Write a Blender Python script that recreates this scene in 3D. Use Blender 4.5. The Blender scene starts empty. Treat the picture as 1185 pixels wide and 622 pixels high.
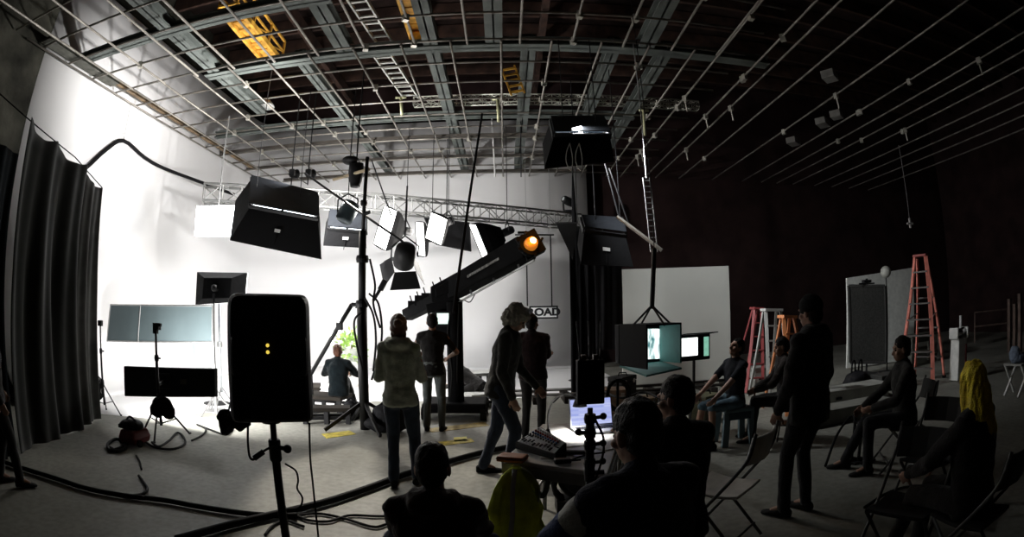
import bpy, bmesh, math, random
import numpy as np
from mathutils import Vector, Matrix
random.seed(7)
R = math.radians
PI = math.pi
C = bpy.context.scene.collection
SC = bpy.context.scene

# ---------------------------------------------------------------- camera model (fisheye, 1185 x 622)
F_PX, PITCH, YAW, ROLL, CAM_H = 600.856, 0.089838, -0.013974, -0.01345, 1.65

def _rot(d):
    x, y, z = d
    c, s = math.cos(ROLL), math.sin(ROLL); x, z = c*x - s*z, s*x + c*z
    c, s = math.cos(PITCH), math.sin(PITCH); y, z = c*y - s*z, s*y + c*z
    c, s = math.cos(YAW), math.sin(YAW); x, y = c*x - s*y, s*x + c*y
    return Vector((x, y, z))

def ray(px, py):
    u, v = px - 592.5, 311 - py
    th = 2*math.asin(min(1, math.hypot(u, v)/F_PX/2)); ph = math.atan2(v, u)
    return _rot((math.sin(th)*math.cos(ph), math.cos(th), math.sin(th)*math.sin(ph)))

CAM = Vector((0, 0, CAM_H))
def G(px, py, z=0.0):
    d = ray(px, py); return CAM + d*((z - CAM_H)/d.z)
def AT(px, py, Y):
    d = ray(px, py); return CAM + d*(Y/d.y)
def AX(px, py, X):
    d = ray(px, py); return CAM + d*(X/d.x)

# ---------------------------------------------------------------- materials
_M = {}
def mat(name, col, rough=0.6, metal=0.0, var=0.12, scale=9.0, bump=0.0, bscale=60.0, emit=None, estr=0.0, coat=0.0, alpha=1.0, sheen=0.0, spec=None):
    if name in _M: return _M[name]
    m = bpy.data.materials.new(name); m.use_nodes = True
    nt = m.node_tree; N = nt.nodes; L = nt.links
    b = N['Principled BSDF']
    b.inputs['Roughness'].default_value = rough
    b.inputs['Metallic'].default_value = metal
    tc = N.new('ShaderNodeTexCoord')
    nz = N.new('ShaderNodeTexNoise'); nz.inputs['Scale'].default_value = scale; nz.inputs['Detail'].default_value = 5
    L.new(tc.outputs['Object'], nz.inputs['Vector'])
    rp = N.new('ShaderNodeValToRGB')
    rp.color_ramp.elements[0].position = 0.3; rp.color_ramp.elements[1].position = 0.7
    rp.color_ramp.elements[0].color = tuple(max(0, c*(1 - var)) for c in col) + (1,)
    rp.color_ramp.elements[1].color = tuple(min(1, c*(1 + var)) for c in col) + (1,)
    L.new(nz.outputs['Fac'], rp.inputs['Fac']); L.new(rp.outputs['Color'], b.inputs['Base Color'])
    if bump:
        n2 = N.new('ShaderNodeTexNoise'); n2.inputs['Scale'].default_value = bscale; n2.inputs['Detail'].default_value = 4
        L.new(tc.outputs['Object'], n2.inputs['Vector'])
        bp = N.new('ShaderNodeBump'); bp.inputs['Strength'].default_value = bump; bp.inputs['Distance'].default_value = 0.02
        L.new(n2.outputs['Fac'], bp.inputs['Height']); L.new(bp.outputs['Normal'], b.inputs['Normal'])
    if emit:
        b.inputs['Emission Color'].default_value = tuple(emit) + (1,)
        b.inputs['Emission Strength'].default_value = estr
    if coat: b.inputs['Coat Weight'].default_value = coat
    if sheen: b.inputs['Sheen Weight'].default_value = sheen
    if spec is None and max(col) < .05 and metal == 0: spec = .12
    if spec is not None: b.inputs['Specular IOR Level'].default_value = spec
    if alpha < 1: b.inputs['Alpha'].default_value = alpha
    _M[name] = m
    return m

# ---------------------------------------------------------------- mesh builder
def basis(d, up=None):
    d = d.normalized()
    up = Vector(up) if up is not None else Vector((0, 0, 1))
    if abs(d.dot(up)) > 0.98: up = Vector((0, 1, 0)) if abs(d.y) < 0.9 else Vector((1, 0, 0))
    x = d.cross(up).normalized(); y = x.cross(d).normalized()
    return x, y                                   # side, up

class MB:
    def __init__(s): s.v = []; s.f = []; s.mi = []; s.cur = 0
    def add(s, vs, fs):
        b = len(s.v); s.v.extend(Vector(p) for p in vs)
        for f in fs: s.f.append(tuple(b + i for i in f)); s.mi.append(s.cur)
        return s
    def mat(s, i): s.cur = i; return s
    def box(s, c, size, rot=None):
        c = Vector(c); hx, hy, hz = size[0]/2, size[1]/2, size[2]/2
        vs = [Vector((x, y, z)) for x in (-hx, hx) for y in (-hy, hy) for z in (-hz, hz)]
        if rot is not None: vs = [rot @ v for v in vs]
        return s.add([v + c for v in vs], [(0,1,3,2),(4,6,7,5),(0,4,5,1),(2,3,7,6),(0,2,6,4),(1,5,7,3)])
    def bar(s, p, q, w, h, up=None):
        p, q = Vector(p), Vector(q); x, y = basis(q - p, up)
        vs = []
        for e in (p, q):
            for a, b in ((-1,-1),(1,-1),(1,1),(-1,1)): vs.append(e + x*(a*w/2) + y*(b*h/2))
        return s.add(vs, [(3,2,1,0),(4,5,6,7)] + [(i, (i+1)%4, 4+(i+1)%4, 4+i) for i in range(4)])
    def rings(s, rings, cap=True, closed=False):
        n = len(rings[0]); vs = [p for r in rings for p in r]; fs = []
        m = len(rings)
        for k in range(m - (0 if closed else 1)):
            k2 = (k+1) % m
            for i in range(n):
                j = (i+1) % n
                fs.append((k*n+i, k*n+j, k2*n+j, k2*n+i))
        if cap and not closed:
            fs.append(tuple(range(n))[::-1]); fs.append(tuple((m-1)*n + i for i in range(n)))
        return s.add(vs, fs)
    def tube(s, p, q, r1, r2=None, n=10):
        p, q = Vector(p), Vector(q); r2 = r1 if r2 is None else r2
        x, y = basis(q - p)
        return s.rings([[e + x*(r*math.cos(2*PI*i/n)) + y*(r*math.sin(2*PI*i/n)) for i in range(n)] for e, r in ((p, r1), (q, r2))])
    def path(s, pts, r, n=6, smooth=0, closed=False, flat=None):
        pts = [Vector(p) for p in pts]
        if smooth: pts = catmull(pts, smooth)
        rs = []; x = None
        for i, p in enumerate(pts):
            d = (pts[min(i+1, len(pts)-1)] - pts[max(i-1, 0)])
            if d.length < 1e-9: d = Vector((0, 0, 1))
            d.normalize()
            if x is None: x, y = basis(d)
            else:
                x = (x - d*x.dot(d)).normalized(); y = x.cross(d).normalized()
            rr = r(i/(len(pts)-1)) if callable(r) else r
            rs.append([p + x*(rr*math.cos(2*PI*k/n)) + y*(rr*(flat or 1)*math.sin(2*PI*k/n)) for k in range(n)])
        return s.rings(rs)
    def sphere(s, c, r, n=14, m=8, rot=None):
        c = Vector(c); r = Vector(r) if hasattr(r, '__len__') else Vector((r, r, r))
        vs = []; fs = []
        for k in range(1, m):
            t = PI*k/m
            for i in range(n):
                a = 2*PI*i/n; v = Vector((r.x*math.sin(t)*math.cos(a), r.y*math.sin(t)*math.sin(a), r.z*math.cos(t)))
                vs.append((rot @ v if rot is not None else v) + c)
        for s_ in (1, -1):
            v = Vector((0, 0, r.z*s_)); vs.append((rot @ v if rot is not None else v) + c)
        T, B = len(vs)-2, len(vs)-1
        for k in range(m-2):
            for i in range(n):
                j = (i+1) % n; fs.append((k*n+i, (k+1)*n+i, (k+1)*n+j, k*n+j))
        for i in range(n):
            j = (i+1) % n; fs.append((T, i, j)); fs.append((B, (m-2)*n+j, (m-2)*n+i))
        return s.add(vs, fs)
    def lathe(s, prof, c=(0,0,0), n=16, axis=None):
        c = Vector(c)
        if axis is None: x, y, d = Vector((1,0,0)), Vector((0,1,0)), Vector((0,0,1))
        else:
            d = Vector(axis).normalized(); x, y = basis(d)
        return s.rings([[c + d*z + x*(max(r, 1e-4)*math.cos(2*PI*i/n)) + y*(max(r, 1e-4)*math.sin(2*PI*i/n)) for i in range(n)] for r, z in prof])
    def sheet(s, grid, thick=0.0):
        h, w = len(grid), len(grid[0]); vs = [Vector(p) for row in grid for p in row]
        fs = [(a*w+b, a*w+b+1, (a+1)*w+b+1, (a+1)*w+b) for a in range(h-1) for b in range(w-1)]
        if thick:
            nrm = [Vector((0,0,0)) for _ in vs]
            for f in fs:
                n = (vs[f[1]]-vs[f[0]]).cross(vs[f[3]]-vs[f[0]])
                for i in f: nrm[i] += n
            k = len(vs); vs += [v - n.normalized()*thick if n.length > 0 else v for v, n in zip(vs, nrm)]
            f2 = [tuple(i+k for i in f[::-1]) for f in fs]
            edge = [b for b in range(w)] + [a*w+w-1 for a in range(1, h)] + [(h-1)*w+b for b in range(w-2, -1, -1)] + [a*w for a in range(h-2, 0, -1)]
            e2 = [(edge[i], edge[i]+k, edge[(i+1)%len(edge)]+k, edge[(i+1)%len(edge)]) for i in range(len(edge))]
            fs = fs + f2 + e2
        return s.add(vs, fs)
    def prism(s, poly, depth):
        """poly: 3D points of a planar outline; depth: vector"""
        a = [Vector(p) for p in poly]; d = Vector(depth); n = len(a)
        return s.add(a + [p + d for p in a], [tuple(range(n))[::-1], tuple(range(n, 2*n))] + [(i, (i+1)%n, n+(i+1)%n, n+i) for i in range(n)])
    def build(s, name, m, parent=None, smooth=False, bevel=0.0, sub=0, seg=2):
        off = Vector((0, 0, 0)); p = parent
        while p is not None: off = off + p.location; p = p.parent
        me = bpy.data.meshes.new(name)
        me.from_pydata([tuple(v - off) for v in s.v], [], s.f)
        for mm in (m if isinstance(m, (list, tuple)) else [m]): me.materials.append(mm)
        if any(s.mi): me.polygons.foreach_set('material_index', s.mi)
        bm = bmesh.new(); bm.from_mesh(me); bmesh.ops.recalc_face_normals(bm, faces=bm.faces); bm.to_mesh(me); bm.free()
        if smooth: me.shade_smooth() if hasattr(me, 'shade_smooth') else None
        o = bpy.data.objects.new(name, me); C.objects.link(o); o.parent = parent
        if bevel:
            b = o.modifiers.new('Bevel', 'BEVEL'); b.width = bevel; b.segments = seg; b.limit_method = 'ANGLE'; b.angle_limit = R(40)
        if sub:
            b = o.modifiers.new('Sub', 'SUBSURF'); b.levels = sub; b.render_levels = sub
        return o

def catmull(pts, k=6):
    out = []
    P = [pts[0]*2 - pts[1]] + list(pts) + [pts[-1]*2 - pts[-2]]
    for i in range(1, len(P)-2):
        a, b, c, d = P[i-1], P[i], P[i+1], P[i+2]
        for j in range(k):
            t = j/k
            out.append(0.5*((2*b) + (c-a)*t + (2*a-5*b+4*c-d)*t*t + (3*b-a-3*c+d)*t**3))
    out.append(P[-2]); return out

# ---------------------------------------------------------------- scene tree
def tag(o, label, cat, group=None, kind=None):
    o['label'] = label; o['category'] = cat
    if group: o['group'] = group
    if kind: o['kind'] = kind
    return o
def thing(name, label, cat, loc=(0,0,0), group=None):
    o = bpy.data.objects.new(name, None); C.objects.link(o); o.location = loc; o.empty_display_size = .1
    return tag(o, label, cat, group)
def struct(o): o['kind'] = 'structure'; return o
def dup(root, loc, rz, label, group=None):
    def cp(o, par):
        c = o.copy(); C.objects.link(c); c.parent = par
        for ch in list(o.children): cp(ch, c)
        return c
    r = cp(root, None); r.location = loc; r.rotation_euler = (0, 0, rz); r['label'] = label
    if group: r['group'] = group
    return r
def Rz(a): return Matrix.Rotation(a, 3, 'Z')
def Rx(a): return Matrix.Rotation(a, 3, 'X')
def Ry(a): return Matrix.Rotation(a, 3, 'Y')

# ---------------------------------------------------------------- shared materials
BLACK_METAL = mat('black painted steel', (.010,.010,.011), .55, spec=.3)
BLACK_PLASTIC = mat('black plastic', (.014,.014,.016), .5)
BLACK_CLOTH = mat('black cloth', (.008,.008,.009), .95, bump=.25, bscale=40)
RUBBER = mat('black rubber', (.014,.014,.014), .7)
STEEL = mat('galvanised steel', (.42,.42,.42), .4, .8)
PIPE_STEEL = mat('dull pipe steel', (.27,.25,.22), .5, .5, var=.4, scale=3)
CHROME = mat('chrome', (.7,.7,.7), .2, 1.0)
WHITE_PAINT = mat('white paint', (.72,.72,.71), .6)
WHITE_PLASTIC = mat('white plastic', (.6,.6,.58), .45)
BEAM_GREY = mat('grey beam paint', (.115,.13,.12), .75, .1, var=.3, scale=2)
YELLOW_PAINT = mat('yellow scaffold paint', (.75,.38,.05), .55, var=.4, scale=5)
# ================================================================ ROOM
def floor_material():
    m = bpy.data.materials.new('concrete floor'); m.use_nodes = True
    nt = m.node_tree; N = nt.nodes; L = nt.links; b = N['Principled BSDF']
    tc = N.new('ShaderNodeTexCoord')
    n1 = N.new('ShaderNodeTexNoise'); n1.inputs['Scale'].default_value = .9; n1.inputs['Detail'].default_value = 8; n1.inputs['Roughness'].default_value = .62
    n2 = N.new('ShaderNodeTexNoise'); n2.inputs['Scale'].default_value = 14; n2.inputs['Detail'].default_value = 6
    L.new(tc.outputs['Object'], n1.inputs['Vector']); L.new(tc.outputs['Object'], n2.inputs['Vector'])
    r1 = N.new('ShaderNodeValToRGB'); e = r1.color_ramp.elements
    e[0].position = .34; e[0].color = (.215,.215,.185,1); e[1].position = .68; e[1].color = (.345,.335,.29,1)
    L.new(n1.outputs['Fac'], r1.inputs['Fac'])
    r2 = N.new('ShaderNodeValToRGB'); e = r2.color_ramp.elements
    e[0].position = .36; e[0].color = (.7,.7,.7,1); e[1].position = .6; e[1].color = (1,1,1,1)
    L.new(n2.outputs['Fac'], r2.inputs['Fac'])
    mx = N.new('ShaderNodeMix'); mx.data_type = 'RGBA'; mx.blend_type = 'MULTIPLY'; mx.inputs['Factor'].default_value = .7
    L.new(r1.outputs['Color'], mx.inputs[6]); L.new(r2.outputs['Color'], mx.inputs[7]); L.new(mx.outputs[2], b.inputs['Base Color'])
    b.inputs['Roughness'].default_value = .62
    bp = N.new('ShaderNodeBump'); bp.inputs['Strength'].default_value = .15; bp.inputs['Distance'].default_value = .02
    L.new(n2.outputs['Fac'], bp.inputs['Height']); L.new(bp.outputs['Normal'], b.inputs['Normal'])
    return m
FLOOR = floor_material()
CYC = mat('white cyclorama paint', (.80,.79,.79), .8, var=.03, scale=.6)
DARK_WALL = mat('dark painted wall', (.030,.017,.0165), .9, var=.3, scale=1.2, bump=.3, bscale=8)
LEFT_WALL = mat('rough dark wall', (.035,.034,.027), .9, var=.7, scale=1.6, bump=.6, bscale=7)
ROOF = mat('dark roof deck', (.022,.014,.012), .9, var=.6, scale=2)

XL, YB, XR, YF, ZC = -8.4, 16.5, 20.0, -5.0, 10.2
ZT = 8.15                                       # top of the white cyclorama
struct(MB().box(((XL+XR)/2 - 2, (YB+YF)/2, -.15), (XR-XL+6, YB-YF+2, .3)).build('floor', FLOOR))
struct(MB().box(((XL+XR)/2, (YB+YF)/2, ZC+.1), (XR-XL+2, YB-YF+2, .2)).build('ceiling', ROOF))
struct(MB().box((XR+.1, (YB+YF)/2, ZC/2), (.2, YB-YF, ZC)).build('wall_right', DARK_WALL))
struct(MB().box(((XL+XR)/2, YB+.75, ZC/2), (XR-XL+2, .2, ZC)).build('wall_back', DARK_WALL))
struct(MB().box(((XL+XR)/2, YF-.1, ZC/2), (XR-XL+2, .2, ZC)).build('wall_front', DARK_WALL))
struct(MB().box((XL-.75, (YB+YF)/2, ZC/2), (.2, YB-YF, ZC)).build('wall_left', LEFT_WALL))
# dark masonry return that ends the white wall on the left
struct(MB().box((XL-.2, (5.25+YF)/2, ZC/2), (.5, 5.25-YF, ZC)).build('trim_1', LEFT_WALL))

# white cyclorama: left wall, rounded corner, back wall, rounded foot
def cyc():
    RC, RF = 1.7, 1.0
    plan = [(XL, 5.25), (XL, 7), (XL, 9), (XL, 11), (XL, 13), (XL, YB-RC)]
    for k in range(1, 9):
        a = PI - k*PI/2/8
        plan.append((XL+RC+RC*math.cos(a), YB-RC+RC*math.sin(a)))
    plan += [(-4, YB), (-2, YB), (0, YB), (2.72, YB)]
    g = []
    prof = [(0, ZT), (0, 6), (0, 4), (0, 2.5), (0, RF)] + [(RF-RF*math.cos(k*PI/2/7), RF-RF*math.sin(k*PI/2/7)) for k in range(1, 8)]
    for off, z in prof:
        row = []
        for i, (x, y) in enumerate(plan):
            # inward normal
            if i <= 5: n = (1, 0)
            elif i >= len(plan)-4: n = (0, -1)
            else:
                a = PI - (i-5)*PI/2/8; n = (-math.cos(a), -math.sin(a))
            row.append((x + n[0]*off, y + n[1]*off, max(z, .004)))
        g.append(row)
    o = MB().sheet(g, .06).build('wall_cyclorama', CYC, smooth=True)
    return struct(o)
cyc()
# white painted floor of the cyclorama
struct(MB().sheet([[(-7.4, 5.6, .006), (-7.4, 15.5, .006)], [(-5.2, 6.4, .006), (-2.5, 15.5, .006)]]).build('floor_cyclorama', CYC))
struct(MB().sheet([[(-2.5, 9.6, .006), (-2.5, 15.5, .006)], [(2.7, 10.6, .006), (2.7, 15.5, .006)]]).build('floor_cyclorama', CYC))
struct(MB().sheet([[(-4.85, 7.5, .006), (-2.5, 15.5, .006)], [(-2.5, 9.6, .006), (-2.5, 15.4, .006)]]).build('floor_cyclorama', CYC))
# ================================================================ OVERHEAD: pipe grid, beams, ladders, catwalk bits
ZG = 6.15; HG = ZG - CAM_H              # pipe grid height, height over the camera
ZBM = 6.36; HB = ZBM - CAM_H
grid = thing('pipe_grid', 'grey steel pipe grid hung under the dark roof across the whole stage', 'pipe grid', (0, 8, ZG))
rr = random.Random(3)
def gpipe(p, q, nm='pipe', clamps=0):
    b = MB()
    mid = (Vector(p) + Vector(q))/2 - Vector((0, 0, rr.uniform(.005, .02)))
    b.tube(p, q, .0215, n=8)
    o = b.build(nm, PIPE_STEEL, grid, smooth=True)
    return o
XW = XL + .12
def yend(x):                             # the wall's rounded corner
    d = XL + 1.7 - x
    return YB - .12 if d <= 0 else YB - 1.7 + math.sqrt(max(0, 1.58**2 - d*d))
def xbeg(y):
    d = y - (YB - 1.7)
    return XW if d <= 0 else XL + 1.7 - math.sqrt(max(0, 1.58**2 - d*d))
for k in range(-9, 5):                   # long pipes, near half
    x = (.065 + .1965*k)*HG
    if x > XW: gpipe((x, -2.5, ZG), (x, 7.72, ZG))
for k in range(-10, 5):                  # long pipes, far half
    x = (-.005 + .1885*k)*HG
    if x > XW and k != -10: gpipe((x, 7.62, ZG), (x, yend(x), ZG))
gpipe((XW+.05, 4.6, ZG), (XW+.05, yend(XW+.05), ZG))
for r in (.86, 1.05, 1.137, 1.327, 1.608, 1.88, 2.06, 2.213, 2.38, 2.613, 2.81, 3.02, 3.27):   # long pipes over the dark right half
    gpipe((r*HG, -2.5, ZG), (r*HG, 16.4, ZG))
for k in range(-4, 13):                  # cross pipes
    y = (1.325 + .1875*k)*HG
    gpipe((xbeg(y), y, ZG+.05), (4.4, y, ZG+.05))
clb = MB()
for k in range(0, 44):                   # bright clamps scattered on the pipes
    i = rr.randrange(-8, 5); j = rr.randrange(0, 11)
    x = ((.065 + .1965*i) if j < 3 else (-.005 + .1885*i))*HG; y = (1.325 + .1875*j)*HG
    if x < XW + .3: continue
    clb.box((x + rr.uniform(-.02, .02), y, ZG+.02), (.09, .09, .12), Rz(rr.uniform(0, 1)))
for k in range(26):
    r = rr.choice((.86, 1.05, 1.137, 1.327, 1.608, 1.88, 2.06, 2.213, 2.38)); y = rr.uniform(5, 15)
    clb.box((r*HG, y, ZG-.03), (.08, .1, .13), Rz(rr.uniform(0, 1))); 
    if k % 3 == 0: clb.tube((r*HG, y, ZG-.05), (r*HG+.03, y+.02, ZG-.32), .02, n=6)
clb.build('clamps', mat('pale clamp steel', (.5,.48,.42), .4, .5), grid)['kind'] = 'stuff'

def ibeam(name, p, q, w, h, m=BEAM_GREY):
    b = MB(); p, q = Vector(p), Vector(q); u = Vector((0, 0, 1))
    b.bar(p + u*(h - .02), q + u*(h - .02), w, .03); b.bar(p + u*.015, q + u*.015, w, .03); b.bar(p + u*h/2, q + u*h/2, .03, h)
    o = b.build(name, m); struct(o); return o
n = 0
for r, y0, y1, w in ((-1.22, 4, 10.6, .26), (-.61, -2, 8.1, .30), (-.27, -2, 16.3, .26), (-.032, -2, 8.1, .30), (.55, -2, 8.1, .30),
                     (-.812, 8.1, 16.3, .22), (.10, 8.1, 16.3, .26), (.43, 8.1, 14, .24), (.645, 8.1, 14, .24)):
    ibeam('roof_beam', (r*HB, y0, ZBM), (r*HB, y1, ZBM), w, .22); n += 1
for r, x0, x1, w in ((1.335, XL+.1, -2.6, .22), (1.74, -6.0, 5.2, .26), (2.47, XL+.6, 3.2, .16)):
    ibeam('roof_beam', (x0, r*HB, ZBM-.03), (x1, r*HB, ZBM-.03), w, .18)
TIMBER_BACKLIT = mat('backlit dark timber', (.07,.06,.05), .8, var=.4, scale=3)  # bars backlit by the white wall; that darkness is put into the colour
for r in (2.84, 3.24, 3.6):
    struct(MB().bar((XL+.1, r*HG, ZG+.14), (2.7, r*HG, ZG+.14), .1, .08).build('roof_beam', TIMBER_BACKLIT))
# dark walkway boards along the left edge of the grid, hugging the white wall
struct(MB().bar((XL+.30, 5.0, ZG+.12), (XL+.30, 7.4, ZG+.12), .3, .06).build('roof_beam', mat('walkway board', (.09,.09,.075), .8, var=.4)))
struct(MB().bar((XL+.40, 7.4, ZG+.12), (XL+.40, 14.4, ZG+.12), .11, .06).build('roof_beam', mat('brown walkway board', (.16,.11,.06), .8, var=.5, scale=3)))
# roof joists high above
JO = mat('reddish brown joist', (.05,.024,.016), .85, var=.6, scale=3)
for k in range(15):
    y = -1 + k*1.2
    struct(MB().bar((XL-.6, y, 9.9), (XR, y, 9.9), .1, .5).build('roof_joist', JO))
for x in (-5.5, -2.2, 1.1):
    struct(MB().bar((x, -4, 9.4), (x, YB+.6, 9.4), .16, .35).build('roof_joist', JO))

# ladders up in the grid
def flat_ladder(name, label, p, q, side, w, rung, m, rail=(.03, .07)):
    p, q, side = Vector(p), Vector(q), Vector(side).normalized()
    L_ = (q-p).length; t = thing(name, label, 'ladder', p)
    up = (q-p).normalized().cross(side)
    for s in (-1, 1):
        MB().bar(p + side*(s*w/2), q + side*(s*w/2), rail[0], rail[1], up).build('rail', m, t)
    k = int(L_/rung)
    for i in range(k):
        c = p + (q-p)*((i+.5)/k)
        MB().bar(c - side*w/2, c + side*w/2, .045, .03, up).build('rung', m, t)
    return t
PALE_ALU = mat('pale aluminium', (.62,.62,.58), .4, .3)
flat_ladder('ladder', 'pale aluminium ladder lying in the pipe grid, nearer than the other pale one', (-2.40, 6.0, 6.62), (-2.17, 8.4, 6.62), (1, 0, 0), .30, .235, PALE_ALU)
flat_ladder('ladder', 'pale aluminium ladder in the pipe grid with its far end at the cross truss', (-2.33, 8.75, 6.62), (-2.12, 10.9, 6.62), (1, 0, 0), .34, .235, PALE_ALU)
flat_ladder('ladder', 'small yellow wooden ladder hanging among the ceiling pipes', (.10, 9.5, 6.62), (.30, 9.5, 5.98), (.95, 0, .2), .27, .13, YELLOW_PAINT, (.035, .03))

def truss(name, label, cat, p, q, size, bays, m, r=.022, tri=False, parts=True, group=None, n=6):
    """box truss: chords + lacing"""
    p, q = Vector(p), Vector(q); x, y = basis(q-p); t = thing(name, label, cat, p, group)
    cs = [(-.5,-.5),(.5,-.5),(.5,.5),(-.5,.5)] if not tri else [(-.5,-.4),(.5,-.4),(0,.5)]
    def pt(i, f): a, b = cs[i % len(cs)]; return p.lerp(q, f) + x*(a*size) + y*(b*size)
    for i in range(len(cs)): MB().tube(pt(i, 0), pt(i, 1), r, n=8).build('chord', m, t, smooth=True)
    for i in range(len(cs)):
        b = MB()
        for k in range(bays):
            f0, f1 = k/bays, (k+1)/bays
            b.tube(pt(i, f0), pt(i+1, f0), r*.55, n=n); b.tube(pt(i + (k % 2), f0), pt(i + 1 - (k % 2), f1), r*.55, n=n)
        b.tube(pt(i, 1), pt(i+1, 1), r*.55, n=n)
        b.build('lacing', m, t)
    return t
truss('ladder_truss', 'pale metal ladder truss spanning across under the roof behind the two ladders', 'truss', (-2.15, 2.255*(6.74-CAM_H), 6.74), (4.9, 2.255*(6.74-CAM_H), 6.74), .2, 34, mat('pale truss', (.5,.5,.43), .4, .4), .016, n=5)

# yellow catwalk pieces glimpsed over the grid
def catwalk(label, c, rz, L_, w, h):
    t = thing('catwalk_frame', label, 'catwalk', c)
    c = Vector(c); ro = Rz(rz)
    P = lambda x, y, z: c + ro @ Vector((x, y, z))
    for sx in (-1, 1):
        MB().bar(P(sx*w/2, -L_/2, 0), P(sx*w/2, L_/2, 0), .08, .12).build('stringer', YELLOW_PAINT, t)
        b = MB(); b.bar(P(sx*w/2, -L_/2, h), P(sx*w/2, L_/2, h), .05, .05); b.bar(P(sx*w/2, -L_/2, h*.5), P(sx*w/2, L_/2, h*.5), .04, .04)
        k = max(2, int(L_/.8))
        for i in range(k+1):
            y = -L_/2 + L_*i/k; b.bar(P(sx*w/2, y, 0), P(sx*w/2, y, h), .05, .05, (0,1,0))
            if i < k: b.bar(P(sx*w/2, y, 0), P(sx*w/2, y + L_/k, h*.5), .03, .03)
        b.build('guard_rail', YELLOW_PAINT, t)
    b = MB()
    b.bar(P(0, -L_/2, .03), P(0, L_/2, .03), w*.7, .02)
    for i in range(int(L_/.33)): b.bar(P(-w/2, -L_/2 + .33*i, .02), P(w/2, -L_/2 + .33*i, .02), .09, .05)
    b.build('walk_grating', YELLOW_PAINT, t)
    return t
catwalk('yellow steel catwalk section above the grid near the white wall corner', (G(262,8,7.5)+G(318,72,7.5))/2, .02, (G(318,72,7.5)-G(262,8,7.5)).length, .42, .55)
catwalk('yellow steel catwalk section above the grid beside the pale ladder', (G(468,0,7.6)+G(487,44,7.6))/2, .0, 2.2, .30, .5)
t = thing('hoist', 'orange hoist motor hanging from the end of the yellow catwalk', 'hoist', G(483,47,7.4))
hq = G(483,47,7.4)
MB().box(hq, (.3, .34, .3)).build('motor', YELLOW_PAINT, t, bevel=.04)
MB().tube(hq, hq + Vector((0,0,.5)), .03).build('hook', STEEL, t)
# drop brackets under the cross truss
for k, (px, py0, py1, Y, lab) in enumerate(((464, 113, 133, 10.6, 'yellowish drop pipe hanging at the far end of the second ladder'), (576, 115, 141, 10.6, 'yellowish drop pipe hanging under the cross truss by the yellow ladder'), (745, 128, 157, 10.9, 'yellowish drop pipe hanging under the right end of the cross truss'))):
    a, b = AT(px, py0, Y), AT(px + 1, py1, Y)
    o = MB().tube(a, b, .035, n=8).tube(a + Vector((-.12, 0, 0)), a + Vector((.12, 0, 0)), .03, n=8).build('hanging_drop_pipe', mat('yellowish pipe', (.5,.5,.3), .5, .2), smooth=True)
    tag(o, lab, 'pipe')
# round lamp over the grid
t = thing('ceiling_lamp', 'small round white lamp in the dark above the grid near the rounded wall corner', 'lamp', AT(308, 124, 10.5))
c = AT(308, 124, 10.5)
MB().lathe([(.02, .22), (.06, .2), (.2, .04), (.21, 0)], c).build('lamp_shade', WHITE_PLASTIC, t, smooth=True)
MB().tube(c + Vector((0,0,.2)), c + Vector((0,0,1.5)), .012).build('hanging_stem', STEEL, t)
# pale dusty ducts over the dark half
t = thing('ceiling_air_duct', 'pale square air duct pieces up in the dark over the right half of the grid', 'duct', G(952,142,7.0))
for (px, py, s) in ((952, 142, .5), (968, 133, .35), (918, 164, .5), (960, 88, .4)):
    c = G(px, py, 7.0); MB().box(c, (s, .35, .2), Rz(.6)).build('duct_section', mat('grey duct', (.3,.29,.27), .5, .3), t, bevel=.01)
# cross shaped fixture on its rope
c = AT(1053, 259, 11.0)
t = thing('cross_bracket', 'small pale cross shaped bracket hanging on a rope in front of the dark back wall', 'bracket', c)
b = MB(); b.bar(c - Vector((.14,0,0)), c + Vector((.14,0,0)), .06, .06); b.bar(c - Vector((0,0,.13)), c + Vector((0,0,.16)), .06, .06, (0,1,0))
b.build('cross', mat('pale bracket', (.55,.52,.5), .5), t, bevel=.01)
e = G(1040, 175, ZG)
MB().tube(c + Vector((0,0,.15)), (c.x + .02, c.y, ZG), .012).build('hanging_rope', mat('grey rope', (.2,.19,.19), .9), t)
# ================================================================ PEOPLE
from mathutils import noise as mnoise
def bake(mb, name, m, parent, vox, smooth_it=4, wrinkle=0.0, wscale=9.0, stretch=(1,1,1), lump=0.0, taper=None, dec=None):
    """merge overlapping solids into one continuous skin"""
    o = mb.build(name + '_tmp', m, parent)
    r = o.modifiers.new('Remesh', 'REMESH'); r.mode = 'VOXEL'; r.voxel_size = vox
    if smooth_it:
        s = o.modifiers.new('Smooth', 'SMOOTH'); s.factor = .5; s.iterations = smooth_it
    dg = bpy.context.evaluated_depsgraph_get()
    me = bpy.data.meshes.new_from_object(o.evaluated_get(dg), depsgraph=dg)
    old = o.data; bpy.data.objects.remove(o); bpy.data.meshes.remove(old)
    n = len(me.vertices)
    if wrinkle:
        co = np.empty(n*3); me.vertices.foreach_get('co', co); co = co.reshape(-1, 3)
        no = np.array([v.normal for v in me.vertices])
        d = np.array([mnoise.noise(Vector((p[0]*wscale*stretch[0], p[1]*wscale*stretch[1], p[2]*wscale*stretch[2]))) +
                      .5*mnoise.noise(Vector((p[0]*wscale*2.3*stretch[0], p[1]*wscale*2.3*stretch[1] + 7, p[2]*wscale*2.3*stretch[2]))) for p in co])
        co = co + no*(d*wrinkle)[:, None]
        me.vertices.foreach_set('co', co.ravel())
    me.name = name
    me.materials.clear(); me.materials.append(m)
    for p in me.polygons: p.material_index = 0
    me.shade_smooth()
    ob = bpy.data.objects.new(name, me); C.objects.link(ob); ob.parent = parent
    return ob

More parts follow.
